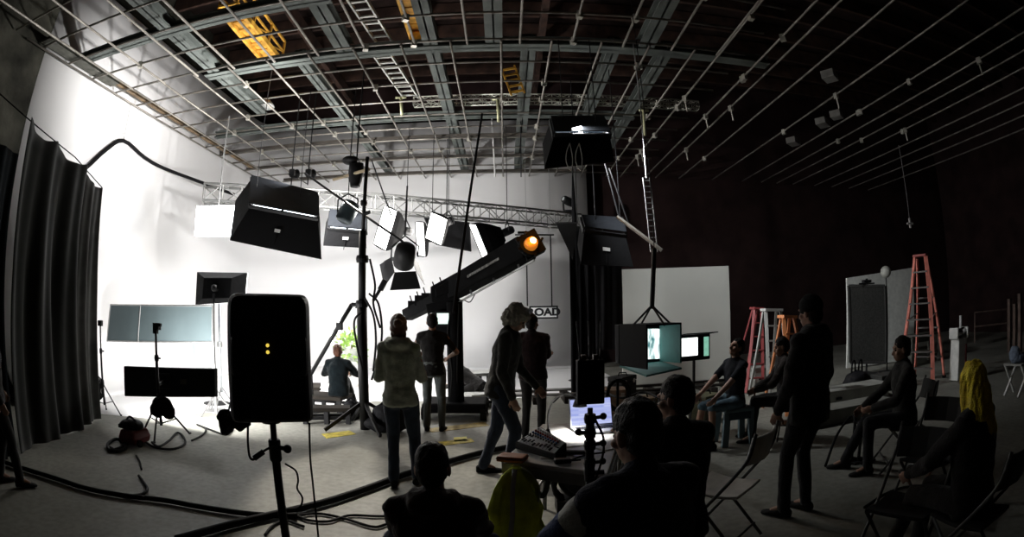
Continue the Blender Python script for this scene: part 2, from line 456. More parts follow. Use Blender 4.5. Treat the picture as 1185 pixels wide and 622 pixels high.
def cone(mb, p, q, r1, r2, n=12):
    p, q = Vector(p), Vector(q)
    mb.tube(p, q, r1, r2, n=n); mb.sphere(p, r1*.999, n, 8); mb.sphere(q, r2*.999, n, 8)

def ik(a, b, l1, l2, pole):
    a, b, pole = Vector(a), Vector(b), Vector(pole)
    d = b - a; L_ = min(d.length, (l1+l2)*.9995); dn = d.normalized(); b = a + dn*L_
    x = (l1*l1 - l2*l2 + L_*L_)/(2*L_); h = math.sqrt(max(0, l1*l1 - x*x))
    pl = (pole - dn*pole.dot(dn)); pl = pl.normalized() if pl.length > 1e-6 else Vector((0, 1, 0))
    return a + dn*x + pl*h, b

SKIN_A = mat('warm skin', (.42,.24,.17), .55, var=.06)
SKIN_B = mat('tan skin', (.30,.165,.11), .55, var=.06)
EYE = mat('eye', (.05,.03,.025), .2)

JOINTS = {}
def hand(mb, w, d, n, curl, s, side):
    """palm at wrist w, along d, palm facing n; thumb on the side given by side*(d x n)"""
    d = d.normalized(); n = (n - d*n.dot(d)).normalized(); k = d.cross(n)*side     # k: towards the thumb
    pc = w + d*.045*s
    R3 = Matrix((k, d, n)).transposed()
    mb.sphere(pc, (.040*s, .054*s, .017*s), 14, 10, R3)
    for i, (off, L_) in enumerate(((.029, .074), (.0095, .082), (-.0105, .076), (-.0295, .060))):
        b = w + d*(.085 - abs(off-.005)*.25)*s + k*off*s
        dd = (d + k*off*2.2).normalized()
        p = b; rr_ = .0086*s; ang = 0
        for j, f in enumerate((.45, .32, .23)):
            ang += curl*(.55, .75, .6)[j]
            v = dd*math.cos(ang) + n*math.sin(ang)
            q = p + v*(L_*f*s); cone(mb, p, q, rr_, rr_*.92, 8); p = q; rr_ *= .93
    b = w + d*.022*s + k*.030*s; v = (k*.75 + d*.65 + n*.25).normalized()
    q = b + v*.042*s; cone(mb, b, q, .0125*s, .0105*s, 8)
    v2 = (k*.2 + d*.9 + n*(.2 + .5*curl)).normalized(); cone(mb, q, q + v2*.034*s, .0105*s, .0085*s, 8)

def person(label, loc, rz, H=1.75, pelvis=None, lean=0.0, side=0.0, twist=0.0, head=(0,0), rw=None, lw=None, ra=None, la=None,
           rpole=(.5,-1,-.3), lpole=(-.5,-1,-.3), kpole=(0,1,0.05), rk=None, lk=None, rfoot=.12, lfoot=-.12, skin=SKIN_B, hair='short', hair_mat=None,
           top='jacket', top_mat=None, legs_mat=None, shoe_mat=None, build=1.0, sleeve=1.0, vox=.0075, curl=.7, hood=False, legname='trousers', hem=.10,
           hn_r=None, hn_l=None, footp=(0, 0), bare_shank=False, beanie=None, cat='person', group=None, scarf=None, toes_r=None, toes_l=None):
    s = H/1.75
    V = Vector
    Pv = V(pelvis) if pelvis is not None else V((0, 0, .930*s))
    RT = Rz(twist) @ Matrix.Rotation(side, 3, 'Y') @ Rx(-lean)
    def T(x, y, z): return Pv + RT @ (V((x, y, z))*s)
    chest = T(0, .01, .34); neck = T(0, -.005, .515); 
    HR = RT @ Rz(head[0]) @ Rx(head[1])
    skull = neck + (RT @ Rx(head[1]*.45) @ V((0, .012, .145)))*s
    def Hh(x, y, z): return skull + (HR @ V((x, y, z)))*s
    sh = {1: T(.172*build**.6, -.005, .452), -1: T(-.172*build**.6, -.005, .452)}
    hp = {1: Pv + Rz(twist) @ (V((.095, 0, -.01))*s), -1: Pv + Rz(twist) @ (V((-.095, 0, -.01))*s)}
    wr = {1: V(rw) if rw is not None else sh[1] + V((.07, .06, -.53))*s, -1: V(lw) if lw is not None else sh[-1] + V((-.07, .06, -.53))*s}
    an = {1: V(ra) if ra is not None else V((.11*s, 0, .085*s)), -1: V(la) if la is not None else V((-.11*s, 0, .085*s))}
    el, kn = {}, {}
    for k, pl in ((1, rpole), (-1, lpole)): el[k], wr[k] = ik(sh[k], wr[k], .295*s, .262*s, pl)
    for k, pl in ((1, rk or kpole), (-1, lk or kpole)): kn[k], an[k] = ik(hp[k], an[k], .425*s, .43*s, pl)
    # ---- body: one continuous skin
    b = MB()
    X, Y, Z = RT @ V((1,0,0)), RT @ V((0,1,0)), RT @ V((0,0,1))
    def ell(cx, rx, ry, n=20): return [cx + X*(rx*s*math.cos(2*PI*i/n)) + Y*(ry*s*math.sin(2*PI*i/n)) for i in range(n)]
    def torso(mb, g, z0=-.10, top=.50, belly=0.0):
        rows = [(z0, .166*build**.5, .124), (0, .164*build**.5, .120), (.10, .142*build, .104+belly), (.22, .148*build, .108+belly*.8), (.34, .168*build**.7, .118), (.42, .165*build**.6, .105), (.47, .125*build**.5, .085), (top+.02, .072, .066)]
        mb.rings([ell(T(0, .01 if belly and z in (.10,.22) else 0, z), rx+g, ry+g) for z, rx, ry in rows])
    torso(b, -.022)
    cone(b, T(0, -.005, .48), neck + (skull-neck)*.55, .056*s, .052*s)
    b.sphere(Hh(0, -.012, .02), V((.074, .092, .098))*s, 20, 14, HR)
    b.sphere(Hh(0, .028, -.045), V((.056, .062, .068))*s, 16, 12, HR)          # face / jaw
    b.sphere(Hh(0, .062, -.088), V((.026, .022, .020))*s, 10, 8, HR)           # chin
    cone(b, Hh(0, .080, .004), Hh(0, .102, -.030), .010*s, .0145*s, 8)          # nose
    b.sphere(Hh(0, .078, .026), V((.050, .018, .013))*s, 12, 8, HR)            # brow
    b.sphere(Hh(0, .083, -.060), V((.026, .013, .007))*s, 10, 6, HR); b.sphere(Hh(0, .080, -.071), V((.022, .013, .007))*s, 10, 6, HR)   # lips
    for k in (1, -1):
        b.sphere(Hh(.044*k, .056, -.022), V((.024, .024, .02))*s, 10, 8, HR)    # cheek
        b.sphere(Hh(.077*k, -.010, -.012), V((.010, .019, .032))*s, 10, 8, HR @ Rz(-.35*k))   # ear
        cone(b, sh[k], el[k], .050*s*build**.4, .040*s, 12); cone(b, el[k], wr[k], .040*s, .026*s, 12)
        fd = (wr[k] - el[k]).normalized()
        hn = (hn_r if k == 1 else hn_l)
        nrm = V(hn) if hn is not None else V((-k, .2, .1))
        hand(b, wr[k], (fd + V((0,0,-.15))).normalized(), nrm, curl, s, -k if True else k)
        cone(b, hp[k], kn[k], .074*s, .050*s, 12); cone(b, kn[k], an[k], .050*s, .034*s, 12)
        ft = (toes_r if k == 1 else toes_l)
        fdir = V(ft).normalized() if ft is not None else Rz(twist - (rfoot if k == 1 else lfoot)) @ V((0, 1, 0))
        cone(b, an[k], an[k] + fdir*.10*s + V((0, 0, -.045*s)), .032*s, .026*s, 8)
    body = bake(b, 'person', skin, None, vox, 3)
    # ---- eyes
    for k in (1, -1):
        MB().sphere(Hh(.031*k, .0715, .003), .0105*s, 10, 8).build('eye', EYE, body, smooth=True)
    # ---- trousers and shoes
    t = MB()
    t.rings([ell(T(0, 0, z), rx, ry) for z, rx, ry in ((-.13, .135*build**.5, .105), (-.04, .172*build**.5, .128), (.04, .168*build**.6, .122), (.10, .155*build**.8, .115))])
    for k in (1, -1):
        cone(t, hp[k] + (kn[k]-hp[k])*.05, kn[k], .094*s*build**.4, .066*s, 14)
        if not bare_shank: cone(t, kn[k], an[k] + (kn[k]-an[k])*-.02, .064*s, .054*s, 14)
    bake(t, legname, legs_mat or BLACK_CLOTH, body, .014, 4, .010, 9, (1, 1, .6))
    for k in (1, -1):
        ft = (toes_r if k == 1 else toes_l)
        fdir = V(ft).normalized() if ft is not None else Rz(twist - (rfoot if k == 1 else lfoot)) @ V((0, 1, 0))
        sd = fdir.cross(V((0, 0, 1))).normalized() if abs(fdir.z) < .9 else V((1, 0, 0)); up = sd.cross(fdir)
        q = MB(); a = an[k] - up*.052*s
        rows = []
        for f, w, h, zz in ((-.075, .026, .030, 0), (-.06, .036, .046, 0), (0, .040, .055, .002), (.08, .044, .036, -.012), (.14, .046, .026, -.016), (.185, .034, .018, -.018), (.20, .014, .010, -.020)):
            c = a + fdir*f*s + up*zz*s
            rows.append([c + sd*(w*s*math.cos(2*PI*i/14)) + up*max(-.030*s - zz*s, h*s*math.sin(2*PI*i/14)) for i in range(14)])
        q.rings(rows); q.tube(a + up*.0*s, a + up*.085*s, .042*s, .043*s, 12)
        bake(q, 'shoe', shoe_mat or RUBBER, body, .008, 2)
    # ---- upper garment
    j = MB(); g = .022 if top == 'jacket' else .012
    torso(j, g, -hem, .515, .015 if build > 1.05 else 0)
    for k in (1, -1):
        e_end = el[k] + (wr[k]-el[k])*.93 if sleeve >= 1 else el[k] + (wr[k]-el[k])*max(0, (sleeve-.5)*2)
        ra_ = .066*build**.4 if top == 'jacket' else .060
        cone(j, sh[k] + X*(-.012*k*s), sh[k].lerp(el[k], 1 if sleeve > .5 else .75), ra_*s, (ra_-.012)*s, 14)
        cone(j, T(.03*k, -.012, .50), sh[k] + Z*.004*s, .058*s, (ra_-.004)*s, 12)
        if sleeve > .5: cone(j, el[k], e_end, (ra_-.012)*s, .042*s if top == 'jacket' else .036*s, 14)
    if top == 'jacket':
        cone(j, T(0, -.01, .490), T(0, -.008, .530), .080*s, .068*s, 14)
    if hood:
        j.sphere(T(0, -.085, .50), V((.12, .065, .075))*s, 14, 10, RT); j.sphere(T(.085, -.02, .525), V((.04, .085, .045))*s, 12, 8, RT); j.sphere(T(-.085, -.02, .525), V((.04, .085, .045))*s, 12, 8, RT)
    bake(j, top, top_mat or BLACK_CLOTH, body, .012, 4, .011, 8, (1, 1, 1.3))
    # ---- hair
    hm = hair_mat or mat('dark hair', (.012,.009,.008), .55, bump=.5, bscale=120)
    h = MB()
    if hair == 'short':
        h.sphere(Hh(0, -.020, .034), V((.081, .096, .096))*s, 20, 14, HR); h.sphere(Hh(0, -.045, -.010), V((.074, .066, .085))*s, 16, 12, HR)
        bake(h, 'hair', hm, body, .008, 2, .006, 30)
    elif hair == 'bushy':
        h.sphere(Hh(0, -.02, .05), V((.100, .112, .090))*s, 18, 12, HR); h.sphere(Hh(0, -.055, -.02), V((.100, .080, .095))*s, 18, 12, HR)
        for k in (1, -1): h.sphere(Hh(.075*k, -.005, -.012), V((.034, .055, .070))*s, 12, 10, HR)
        h.sphere(Hh(0, .06, .075), V((.06, .045, .035))*s, 12, 8, HR)
        bake(h, 'hair', hm, body, .008, 1, .020, 26)
    elif hair == 'tied':
        h.sphere(Hh(0, -.022, .034), V((.082, .098, .098))*s, 20, 14, HR); h.sphere(Hh(0, -.05, -.010), V((.076, .068, .09))*s, 16, 12, HR)
        h.sphere(Hh(0, -.115, .035), V((.045, .038, .045))*s, 14, 10, HR)
        cone(h, Hh(.055, -.04, -.05), Hh(.062, -.02, -.115), .022*s, .012*s, 8); cone(h, Hh(-.055, -.04, -.05), Hh(-.064, -.02, -.13), .022*s, .010*s, 8)
        bake(h, 'hair', hm, body, .008, 2, .006, 30)
    elif hair == 'long':
        h.sphere(Hh(0, -.022, .034), V((.086, .100, .100))*s, 20, 14, HR)
        rows = []
        for z, rx, ry, yy in ((.06, .080, .070, -.03), (-.02, .092, .075, -.045), (-.12, .105, .062, -.055), (-.22, .115, .045, -.075), (-.30, .105, .035, -.085), (-.36, .08, .02, -.088)):
            c = Hh(0, yy, z); rows.append([c + (HR @ V((rx*math.cos(2*PI*i/18), ry*math.sin(2*PI*i/18), 0)))*s for i in range(18)])
        h.rings(rows)
        for k in (1, -1): cone(h, Hh(.078*k, -.01, .03), Hh(.088*k, .012, -.20), .030*s, .022*s, 10); cone(h, Hh(.088*k, .012, -.20), Hh(.075*k, .02, -.33), .024*s, .010*s, 10)
        bake(h, 'hair', hm, body, .008, 2, .012, 16, (2.2, 2.2, .25))
    if beanie:
        q = MB(); q.sphere(Hh(0, -.015, .045), V((.088, .104, .092))*s, 18, 12, HR); q.lathe([(.09*s, -.018*s), (.094*s, 0), (.09*s, .022*s)], Hh(0, -.014, .02), 20, HR @ V((0, .12, 1)))
        bake(q, 'cap', beanie, body, .009, 2)
    JOINTS[label] = (sh, el, wr, skull, s)
    body.location = loc; body.rotation_euler = (0, 0, rz)
    tag(body, label, cat, group)
    return body

def cloth(name, col, var=.25): return mat(name, col, .92, var=var, scale=14, bump=.35, bscale=70, sheen=.15)
DENIM = cloth('dark blue denim', (.028,.040,.070))
DENIM_LIGHT = cloth('faded blue denim', (.10,.17,.22))
CHARCOAL = cloth('charcoal cloth', (.024,.022,.021))
BLACK_JKT = cloth('black jacket cloth', (.014,.0125,.012))
NAVY = cloth('navy cloth', (.010,.012,.028))
GREY_HOOD = cloth('grey green hoodie cloth', (.42,.45,.38))
MAROON = cloth('maroon cloth', (.014,.005,.005))
TEAL_DARK = cloth('dark teal cloth', (.004,.008,.010))
JEANS_GREY = cloth('grey jeans', (.085,.095,.092))
# ================================================================ DRAPES ON THE LEFT
def drape(name, label, plan, ztop, m, folds=9, amp=.07, sag=.0, nu=60, nv=22, seed=1, zb=.02, cat='drape', lean=None):
    """hanging cloth along a plan line; ztop(u) gives its top edge"""
    rd = random.Random(seed); ph = [rd.uniform(0, 6.28) for _ in range(4)]
    pl = [Vector((x, y, 0)) for x, y in plan]
    L_ = [0]
    for i in range(1, len(pl)): L_.append(L_[-1] + (pl[i]-pl[i-1]).length)
    def at(u):
        d = u*L_[-1]
        for i in range(1, len(pl)):
            if d <= L_[i] + 1e-9:
                f = (d-L_[i-1])/(L_[i]-L_[i-1]); t = (pl[i]-pl[i-1]).normalized(); return pl[i-1].lerp(pl[i], f), Vector((t.y, -t.x, 0))
    g = []
    for a in range(nv+1):
        v = a/nv; row = []
        for b in range(nu+1):
            u = b/nu; p, n = at(u); zt = ztop(u); z = zt + (zb - zt)*v
            am = amp*(.35 + .65*min(1, v*2.2))*(1 - .25*v)
            w = (math.sin(u*folds*6.28 + ph[0] + .7*math.sin(v*2.1 + ph[2])) + .5*math.sin(u*folds*2.3*6.28 + ph[1] + v*1.2) + .35*math.sin(u*folds*.37*6.28 + ph[3] - v*2.5))
            row.append(p + n*(am*w) + Vector((0, 0, z)) + (Vector(lean)*v if lean else Vector()))
        g.append(row)
    return MB().sheet(g, .006).build(name, m, smooth=True)
DRAPE_BLACK = mat('black drape cloth', (.016,.017,.016), .95, var=.2, scale=5, sheen=.2)
DRAPE_GREY = mat('worn grey drape cloth', (.045,.045,.042), .95, var=.25, scale=5, sheen=.2)
def zsag(knots):
    def f(u):
        for (a, za), (b, zb_) in zip(knots, knots[1:]):
            if u <= b + 1e-9:
                t = (u-a)/(b-a); return za + (zb_-za)*t - .10*math.sin(PI*t)
        return knots[-1][1]
    return f
kA = AX(26, 132, -5.3); kB = AX(87, 184, -5.7); kC = AX(118, 217, -6.0)
d1 = drape('hanging_drape', '', [(-5.30, 3.38), (-5.45, 3.9), (-5.6, 4.45), (-5.72, 5.0)], zsag([(0, kA.z), (.45, kA.z*.5 + kB.z*.5), (1, kB.z)]), DRAPE_BLACK, 2.3, .075, seed=4, nu=90)
tag(d1, 'wide black drape tied to a slack line in front of the white wall', 'drape')
d2 = drape('hanging_drape', '', [(-5.74, 4.9), (-5.85, 5.25), (-6.02, 5.66)], zsag([(0, kB.z - .02), (1, kC.z)]), DRAPE_GREY, 1.6, .05, nu=60, seed=9)
tag(d2, 'narrow grey drape with pale folds, the one nearest the bright wall', 'drape')
d3 = drape('hanging_drape', '', [(-4.75, 1.5), (-5.0, 2.3), (-5.25, 3.3)], lambda u: 3.25, mat('dark blue black drape cloth', (.012,.015,.018), .95), 5, .06, seed=14)
tag(d3, 'dark blue black drape at the left edge behind the person in black', 'drape')
o = MB().path([kA + Vector((-.3, -.9, .35)), kA, kB + Vector((0, 0, .02)), kC], .008, 6).build('hanging_line', BLACK_CLOTH)
tag(o, 'slack cord carrying the drapes on the left', 'cord')
# thick cable slung on the white wall
xw = XL + .12
pk = AX(143, 163, xw); pa = AX(98, 196, xw); pb = AX(190, 195, xw); pc = AX(238, 213, xw + .3)
t = thing('hanging_cable', 'thick black cable slung in a peak across the bright white wall', 'cable', pk)
MB().path([pa + (pa-pk)*1.2, pa, pk.lerp(pa, .5) + Vector((0,0,.08)), pk, pk.lerp(pb, .5) + Vector((0,0,-.05)), pb, pc, pc + Vector((.4, 1.0, -.1))], .045, 8, 4).build('cable', BLACK_CLOTH, t, smooth=True)
MB().tube(pk, (pk.x, pk.y, ZG), .008).build('hanging_rope', STEEL, t)

# ================================================================ LIGHT FIXTURES
EM_WHITE = mat('lit diffuser', (.8,.8,.8), .6, emit=(1,.985,.96), estr=3.2)
EM_DAY = mat('lit daylight panel', (.8,.8,.8), .6, emit=(.95,.98,1), estr=14)
EM_TUBE = mat('lit fluorescent tube', (.8,.85,.9), .4, emit=(.85,.93,1), estr=6)
EM_BLUE = mat('dim bluish tube', (.3,.4,.5), .4, emit=(.55,.75,1), estr=.35)
SILVER = mat('silver lining', (.55,.55,.56), .35, .6)
SKIRT = mat('black fixture skirt', (.005,.005,.0055), .92, bump=.3, bscale=12)
def quad_slab(mb, a, b, c, d, th=.015, n=None):
    a, b, c, d = map(Vector, (a, b, c, d)); nn = (b-a).cross(d-a).normalized() if n is None else Vector(n)
    mb.add([a, b, c, d, a+nn*th, b+nn*th, c+nn*th, d+nn*th], [(3,2,1,0),(4,5,6,7),(0,1,5,4),(1,2,6,5),(2,3,7,6),(3,0,4,7)])
BANKS = []
def coffin(label, A, B, Cc, D, E_, F_, tubes=4, em=EM_TUBE, tag_m=None, hang=None, edge=None, name='overhead_light_bank'):
    """fluorescent bank: near frame edge A-B, near skirt A-B-C-D, far frame edge E-F; tubes run along A-B"""
    A, B, Cc, D, E_, F_ = map(Vector, (A, B, Cc, D, E_, F_))
    t = thing(name, label, 'light', (A+B+E_+F_)/4)
    fr = MB(); up = (B-A).cross(E_-A).normalized()
    if up.z < 0: up = -up
    for p, q in ((A, B), (B, F_), (F_, E_), (E_, A)): fr.bar(p, q, .05, .09, up)
    fr.bar((A+B)/2, (E_+F_)/2, .05, .05, up)
    fr.build('frame', BLACK_METAL, t, bevel=.006)
    rf = MB(); quad_slab(rf, A + up*.07, B + up*.07, F_ + up*.07, E_ + up*.07, .02, up); rf.build('reflector_pan', mat('dark pan', (.02,.022,.026), .5), t)
    for i in range(tubes):
        f = (i+.6)/(tubes+.3); p, q = A.lerp(E_, f), B.lerp(F_, f)
        MB().tube(p.lerp(q, .06) - up*.01, p.lerp(q, .94) - up*.01, .022, n=10).build('tube', em, t, smooth=True)
    BANKS.append((A, B, E_, F_, up))
    sk = MB(); quad_slab(sk, A, B, Cc, D, .015)
    s2 = MB(); out = (D-A); out2 = (Cc-B)
    quad_slab(s2, E_, A, D, E_ + out*.9 + (E_-A)*.12, .015)
    s3 = MB(); quad_slab(s3, B, F_, F_ + out2*.9 + (F_-B)*.12, Cc, .015)
    sk.build('front_skirt', SKIRT, t); s2.build('side_skirt', SKIRT, t); s3.build('side_skirt', SKIRT, t)
    if tag_m:
        c = A.lerp(B, .5).lerp(D.lerp(Cc, .5), .52); w = (B-A).normalized(); v = ((D-A)+(Cc-B)).normalized(); n = w.cross(v).normalized()
        if n.y > 0: n = -n
        q = MB(); quad_slab(q, c - w*.06 - v*.035 + n*.02, c + w*.06 - v*.035 + n*.02, c + w*.06 + v*.035 + n*.02, c - w*.06 + v*.035 + n*.02, .004, n); q.build('white_patch', WHITE_PLASTIC, t)
        e = MB(); e.tube(c + v*.04 + n*.022, c + v*.28 + n*.022, .008, n=6); e.build('pull_strap', BLACK_CLOTH, t)
    if edge:
        MB().bar(A - up*.05, B - up*.05, .03, .03).build('edge_strip', edge, t)
    for p in (hang or []):
        p0 = A.lerp(B, p[0]).lerp(E_.lerp(F_, p[0]), p[1]); MB().tube(p0 + up*.08, (p0.x, p0.y, ZG + .02), .009, n=6).build('hanging_rod', BLACK_METAL, t)
    return t
# big bank over the left of the set
coffin('big black light bank with lit tubes and a white patch by the left wall',
       AT(289, 240, 8.6), AT(368, 255, 8.6), AT(372, 300, 8.25), AT(266, 278, 8.25), AT(291, 207, 9.6), AT(368, 227, 9.6), 4, EM_TUBE, True, [(.1, .6), (.75, .6)])
coffin('smaller black light bank with a pale blue glow, behind the tall light stand',
       AT(380, 266, 10.0), AT(424, 270, 10.0), AT(424, 287, 9.8), AT(374, 284, 9.8), AT(382, 246, 10.7), AT(424, 252, 10.7), 3, EM_TUBE, True, [(.5, .5)])
coffin('black bluish light bank hung highest, at the pipe grid over the black drapes',
       AT(641, 158, 7.2), AT(706, 158, 7.2), AT(711, 187, 6.9), AT(630, 195, 6.9), AT(637, 140, 7.9), AT(699, 140, 7.9), 4, EM_BLUE, None, [(.2, .6), (.8, .6)])
coffin('unlit black light bank with a pale front edge beside the black drapes',
       AT(676, 268, 8.4), AT(724, 274, 8.4), AT(733, 309, 8.1), AT(672, 306, 8.1), AT(672, 254, 8.9), AT(720, 257, 8.9), 3, mat('unlit tube', (.12,.12,.12), .4), True, [(.3, .6), (.9, .6)], mat('pale edge tape', (.5,.5,.5), .6))
# the glaring panel near the white wall
c = AT(249, 256, 9.8); ax = Vector((.62, .78, 0)); fn = Vector((.78, -.62, 0))
t = thing('glaring_lamp', 'glaring square light panel seen beside the big black light bank', 'light', c)
def oriented_box(mb, c, x, y, z, sx, sy, sz):
    R3 = Matrix((x.normalized(), y.normalized(), z.normalized())).transposed(); mb.box(c, (sx, sy, sz), R3)
fx = AT(272, 256, 9.8) - AT(226, 256, 9.8); ww = fx.length; fx.normalize(); zz = Vector((0, 0, 1)); fy = zz.cross(fx); fy_panel = fy; ww_panel = ww
b = MB(); oriented_box(b, c, fx, fy, zz, ww, .03, .68); b.build('diffuser', EM_DAY, t)
b = MB(); oriented_box(b, c + fy*.08, fx, fy, zz, ww*.9, .12, .55); b.build('housing', BLACK_METAL, t, bevel=.01)
MB().tube(c + fy*.1 + zz*.3, (c.x + fy.x*.1, c.y + fy.y*.1, ZG), .018, n=8).build('hanging_rod', STEEL, t)

# lattice truss carrying the soft boxes
TZ = 4.4
truss('lighting_truss', 'horizontal metal lattice truss slung below the grid in front of the white wall', 'truss', G(236, 224, TZ), G(668, 257, TZ), .40, 22, mat('worn truss steel', (.30,.30,.29), .45, .5), .028, n=6)
tp0, tp1 = G(236, 224, TZ), G(668, 257, TZ)
def softbox(label, c, n, up, w, h, depth, lit=EM_WHITE, hang=True):
    c, n = Vector(c), Vector(n).normalized(); x = Vector(up).cross(n).normalized(); y = n.cross(x).normalized()
    t = thing('soft_box', label, 'light', c)
    f = MB(); oriented_box(f, c, x, n, y, w*.97, .012, h*.97); f.build('diffuser', lit, t)
    s = MB(); R_ = []
    for dd, k in ((.03, 1.0), (0, 1.0), (-.25*depth, .93), (-.6*depth, .68), (-depth, .28)):
        rw_, rh_ = w/2*k, h/2*(k if k > .5 else k*1.2)
        pts = []
        for (a, b_) in ((-1,-1),(-.4,-1.04),(.4,-1.04),(1,-1),(1.04,-.4),(1.04,.4),(1,1),(.4,1.04),(-.4,1.04),(-1,1),(-1.04,.4),(-1.04,-.4)): pts.append(c + x*(a*rw_) + y*(b_*rh_) + n*(dd - .008))
        R_.append(pts)
    s.rings(R_[1:], cap=False); s.rings(R_[:2], cap=False); s.add(R_[-1], [tuple(range(12))])
    o = s.build('fabric_shell', SKIRT, t); 
    m_ = o.modifiers.new('Solidify', 'SOLIDIFY'); m_.thickness = .012
    hd = MB(); e = c - n*depth; hd.lathe([(.02, .02), (.085, .01), (.095, -.05), (.095, -.26), (.07, -.30), (.01, -.31)], e, 14, n); hd.build('lamp_head', BLACK_METAL, t, smooth=True)
    yk = MB(); yp = e - n*.14
    yk.path([yp + x*.13, yp + x*.13 + Vector((0,0,.12)), yp + Vector((0,0,.26)), yp - x*.13 + Vector((0,0,.12)), yp - x*.13], .014, 6); yk.build('yoke', BLACK_METAL, t)
    if hang:
        top = yp + Vector((0, 0, .26)); 
        MB().tube(top, (top.x, top.y, ZG), .009, n=6).build('hanging_rod', BLACK_METAL, t)
    return t
softbox('white faced soft box leaning left, beside the thin top of the tall stand', AT(446, 264, 11.2), (-.60, -.80, .0), (.42, -.1, .9), .50, .92, .50)
softbox('narrow white faced soft box half hidden behind the first leaning one', AT(487, 277, 11.9), (-.80, -.55, -.15), (.40, .1, .91), .46, .80, .16)
softbox('bright square faced soft box with a wide black frame, middle of the hanging row', AT(505, 265, 11.2), (-.40, -.80, -.42), (.46, .1, .87), .44, .66, .40)
softbox('black dome soft box with a thin white edge, beside the crane arm', AT(556, 282, 11.6), (-.88, -.22, -.42), (.50, .0, .86), .62, .95, .55)
# black floppy frame behind the third box
a, b_, c_, d_ = AT(491, 252, 12.6), AT(543, 258, 12.6), AT(545, 291, 12.5), AT(505, 283, 12.5)
t = thing('hanging_flag', 'black cloth flag hung behind the middle soft boxes', 'flag', (a+b_)/2)
m_ = MB(); quad_slab(m_, a, b_, c_, d_, .02); m_.build('cloth', SKIRT, t)
m_ = MB()
for p, q in ((a, b_), (b_, c_), (c_, d_), (d_, a)): m_.tube(p, q, .014, n=6)
m_.build('frame', BLACK_METAL, t)
MB().tube((a+b_)/2, ((a.x+b_.x)/2, a.y, ZG), .012, n=6).build('hanging_rod', BLACK_METAL, t)

# fresnel lamp with barn doors
c = AT(467, 305, 9.0); n = Vector((-.25, .72, -.64)).normalized(); x = Vector((.85, .3, .1)); x = (x - n*x.dot(n)).normalized(); y = n.cross(x)
t = thing('hanging_spot_lamp', 'black spot lamp with open barn doors tilted under the leaning soft box', 'light', c)
b = MB(); b.lathe([(.06, -.40), (.17, -.37), (.19, -.2), (.19, 0), (.18, .02)], c, 18, n); b.build('lamp_body', BLACK_METAL, t, smooth=True)
b = MB(); b.lathe([(.17, .0), (.17, .012), (.01, .014)], c, 18, n); b.build('lens', mat('lens glass', (.2,.2,.22), .1), t, smooth=True)
for (dx, dy) in ((1,0),(-1,0),(0,1),(0,-1)):
    e = x*dx + y*dy; s_ = x*dy + y*dx; m_ = MB(); a = c + e*.19 + n*.02
    o_ = (e*.55 + n*.83).normalized()
    quad_slab(m_, a - s_*.19, a + s_*.19, a + s_*.28 + o_*.32, a - s_*.28 + o_*.32, .006); m_.build('barn_door', BLACK_METAL, t)
b = MB(); b.path([c - n*.15 + x*.24, c - n*.15 + x*.24 - n*.12 + Vector((0,0,.1)), c - n*.2 + Vector((0,0,.34)), c - n*.15 - x*.24 - n*.12 + Vector((0,0,.1)), c - n*.15 - x*.24], .015, 6); b.build('yoke', BLACK_METAL, t)
tp = c - n*.2 + Vector((0,0,.34)); MB().tube(tp, tp + Vector((.02, .0, .9)), .016, n=8).build('hanging_rod', BLACK_METAL, t)

# moving head lamp standing on the truss end
c = tp1 + Vector((-.25, -.1, .42))
t = thing('hanging_moving_lamp', 'small swivel head lamp perched on the right end of the lattice truss', 'light', c)
b = MB(); b.box(c + Vector((0, 0, -.16)), (.26, .24, .14)); b.build('base', BLACK_METAL, t, bevel=.02)
b = MB(); b.path([c + Vector((-.16, 0, -.1)), c + Vector((-.17, 0, .14)), c + Vector((-.17, 0, .2))], .03, 8); b.tube(c + Vector((-.16,0,-.1)), c + Vector((.16,0,-.1)), .03, n=8); b.path([c + Vector((.16, 0, -.1)), c + Vector((.17, 0, .14)), c + Vector((.17, 0, .2))], .03, 8); b.build('yoke', BLACK_METAL, t)
b = MB(); b.lathe([(.03, -.2), (.11, -.16), (.13, 0), (.12, .18), (.10, .22)], c + Vector((0, 0, .18)), 16, (-.8, -.5, .3)); b.build('head', BLACK_METAL, t, smooth=True)
b = MB(); b.lathe([(.095, .215), (.02, .225)], c + Vector((0, 0, .18)), 16, (-.8, -.5, .3)); b.build('lens', mat('pale lens', (.5,.52,.55), .15), t)

# boom pole with clamps crossing the tall stand
o = MB().tube(AT(353, 201, 8.6), AT(466, 280, 7.6), .02, n=8).build('hanging_boom', BLACK_METAL); tag(o, 'thin black boom pole slanting down across the top of the tall stand', 'pole')
t = thing('hanging_clamp_lamp', 'black lamp head with a grip clamped under the pipe grid near the tall stand', 'light', AT(412, 200, 8.5))
c = AT(412, 200, 8.5); MB().lathe([(.05, .18), (.13, .16), (.14, -.02), (.10, -.2), (.09, -.26)], c, 14).build('head', BLACK_METAL, t, smooth=True)
MB().sphere(AT(406, 186, 8.5), (.16, .16, .08)).build('top_cap', BLACK_METAL, t, smooth=True)
MB().tube(c, (c.x, c.y, ZG), .015, n=6).build('hanging_rod', BLACK_METAL, t)
o = MB().tube(AT(386, 208, 8.7), AT(427, 196, 8.2), .03, n=8).build('hanging_timber', mat('pale timber pole', (.45,.36,.24), .7)); tag(o, 'pale timber pole lashed across under the grid by the tall stand', 'pole')
c = AT(402, 246, 9.2)
t = thing('hanging_spot_lamp', 'pale blue cased lamp hanging above the smaller light bank', 'light', c)
b = MB(); b.lathe([(.04, .24), (.16, .2), (.18, .05), (.17, -.16), (.13, -.2)], c, 16, (.3, .2, .8)); b.build('lamp_body', mat('dark bluish casing', (.04,.06,.07), .4, .3), t, smooth=True)
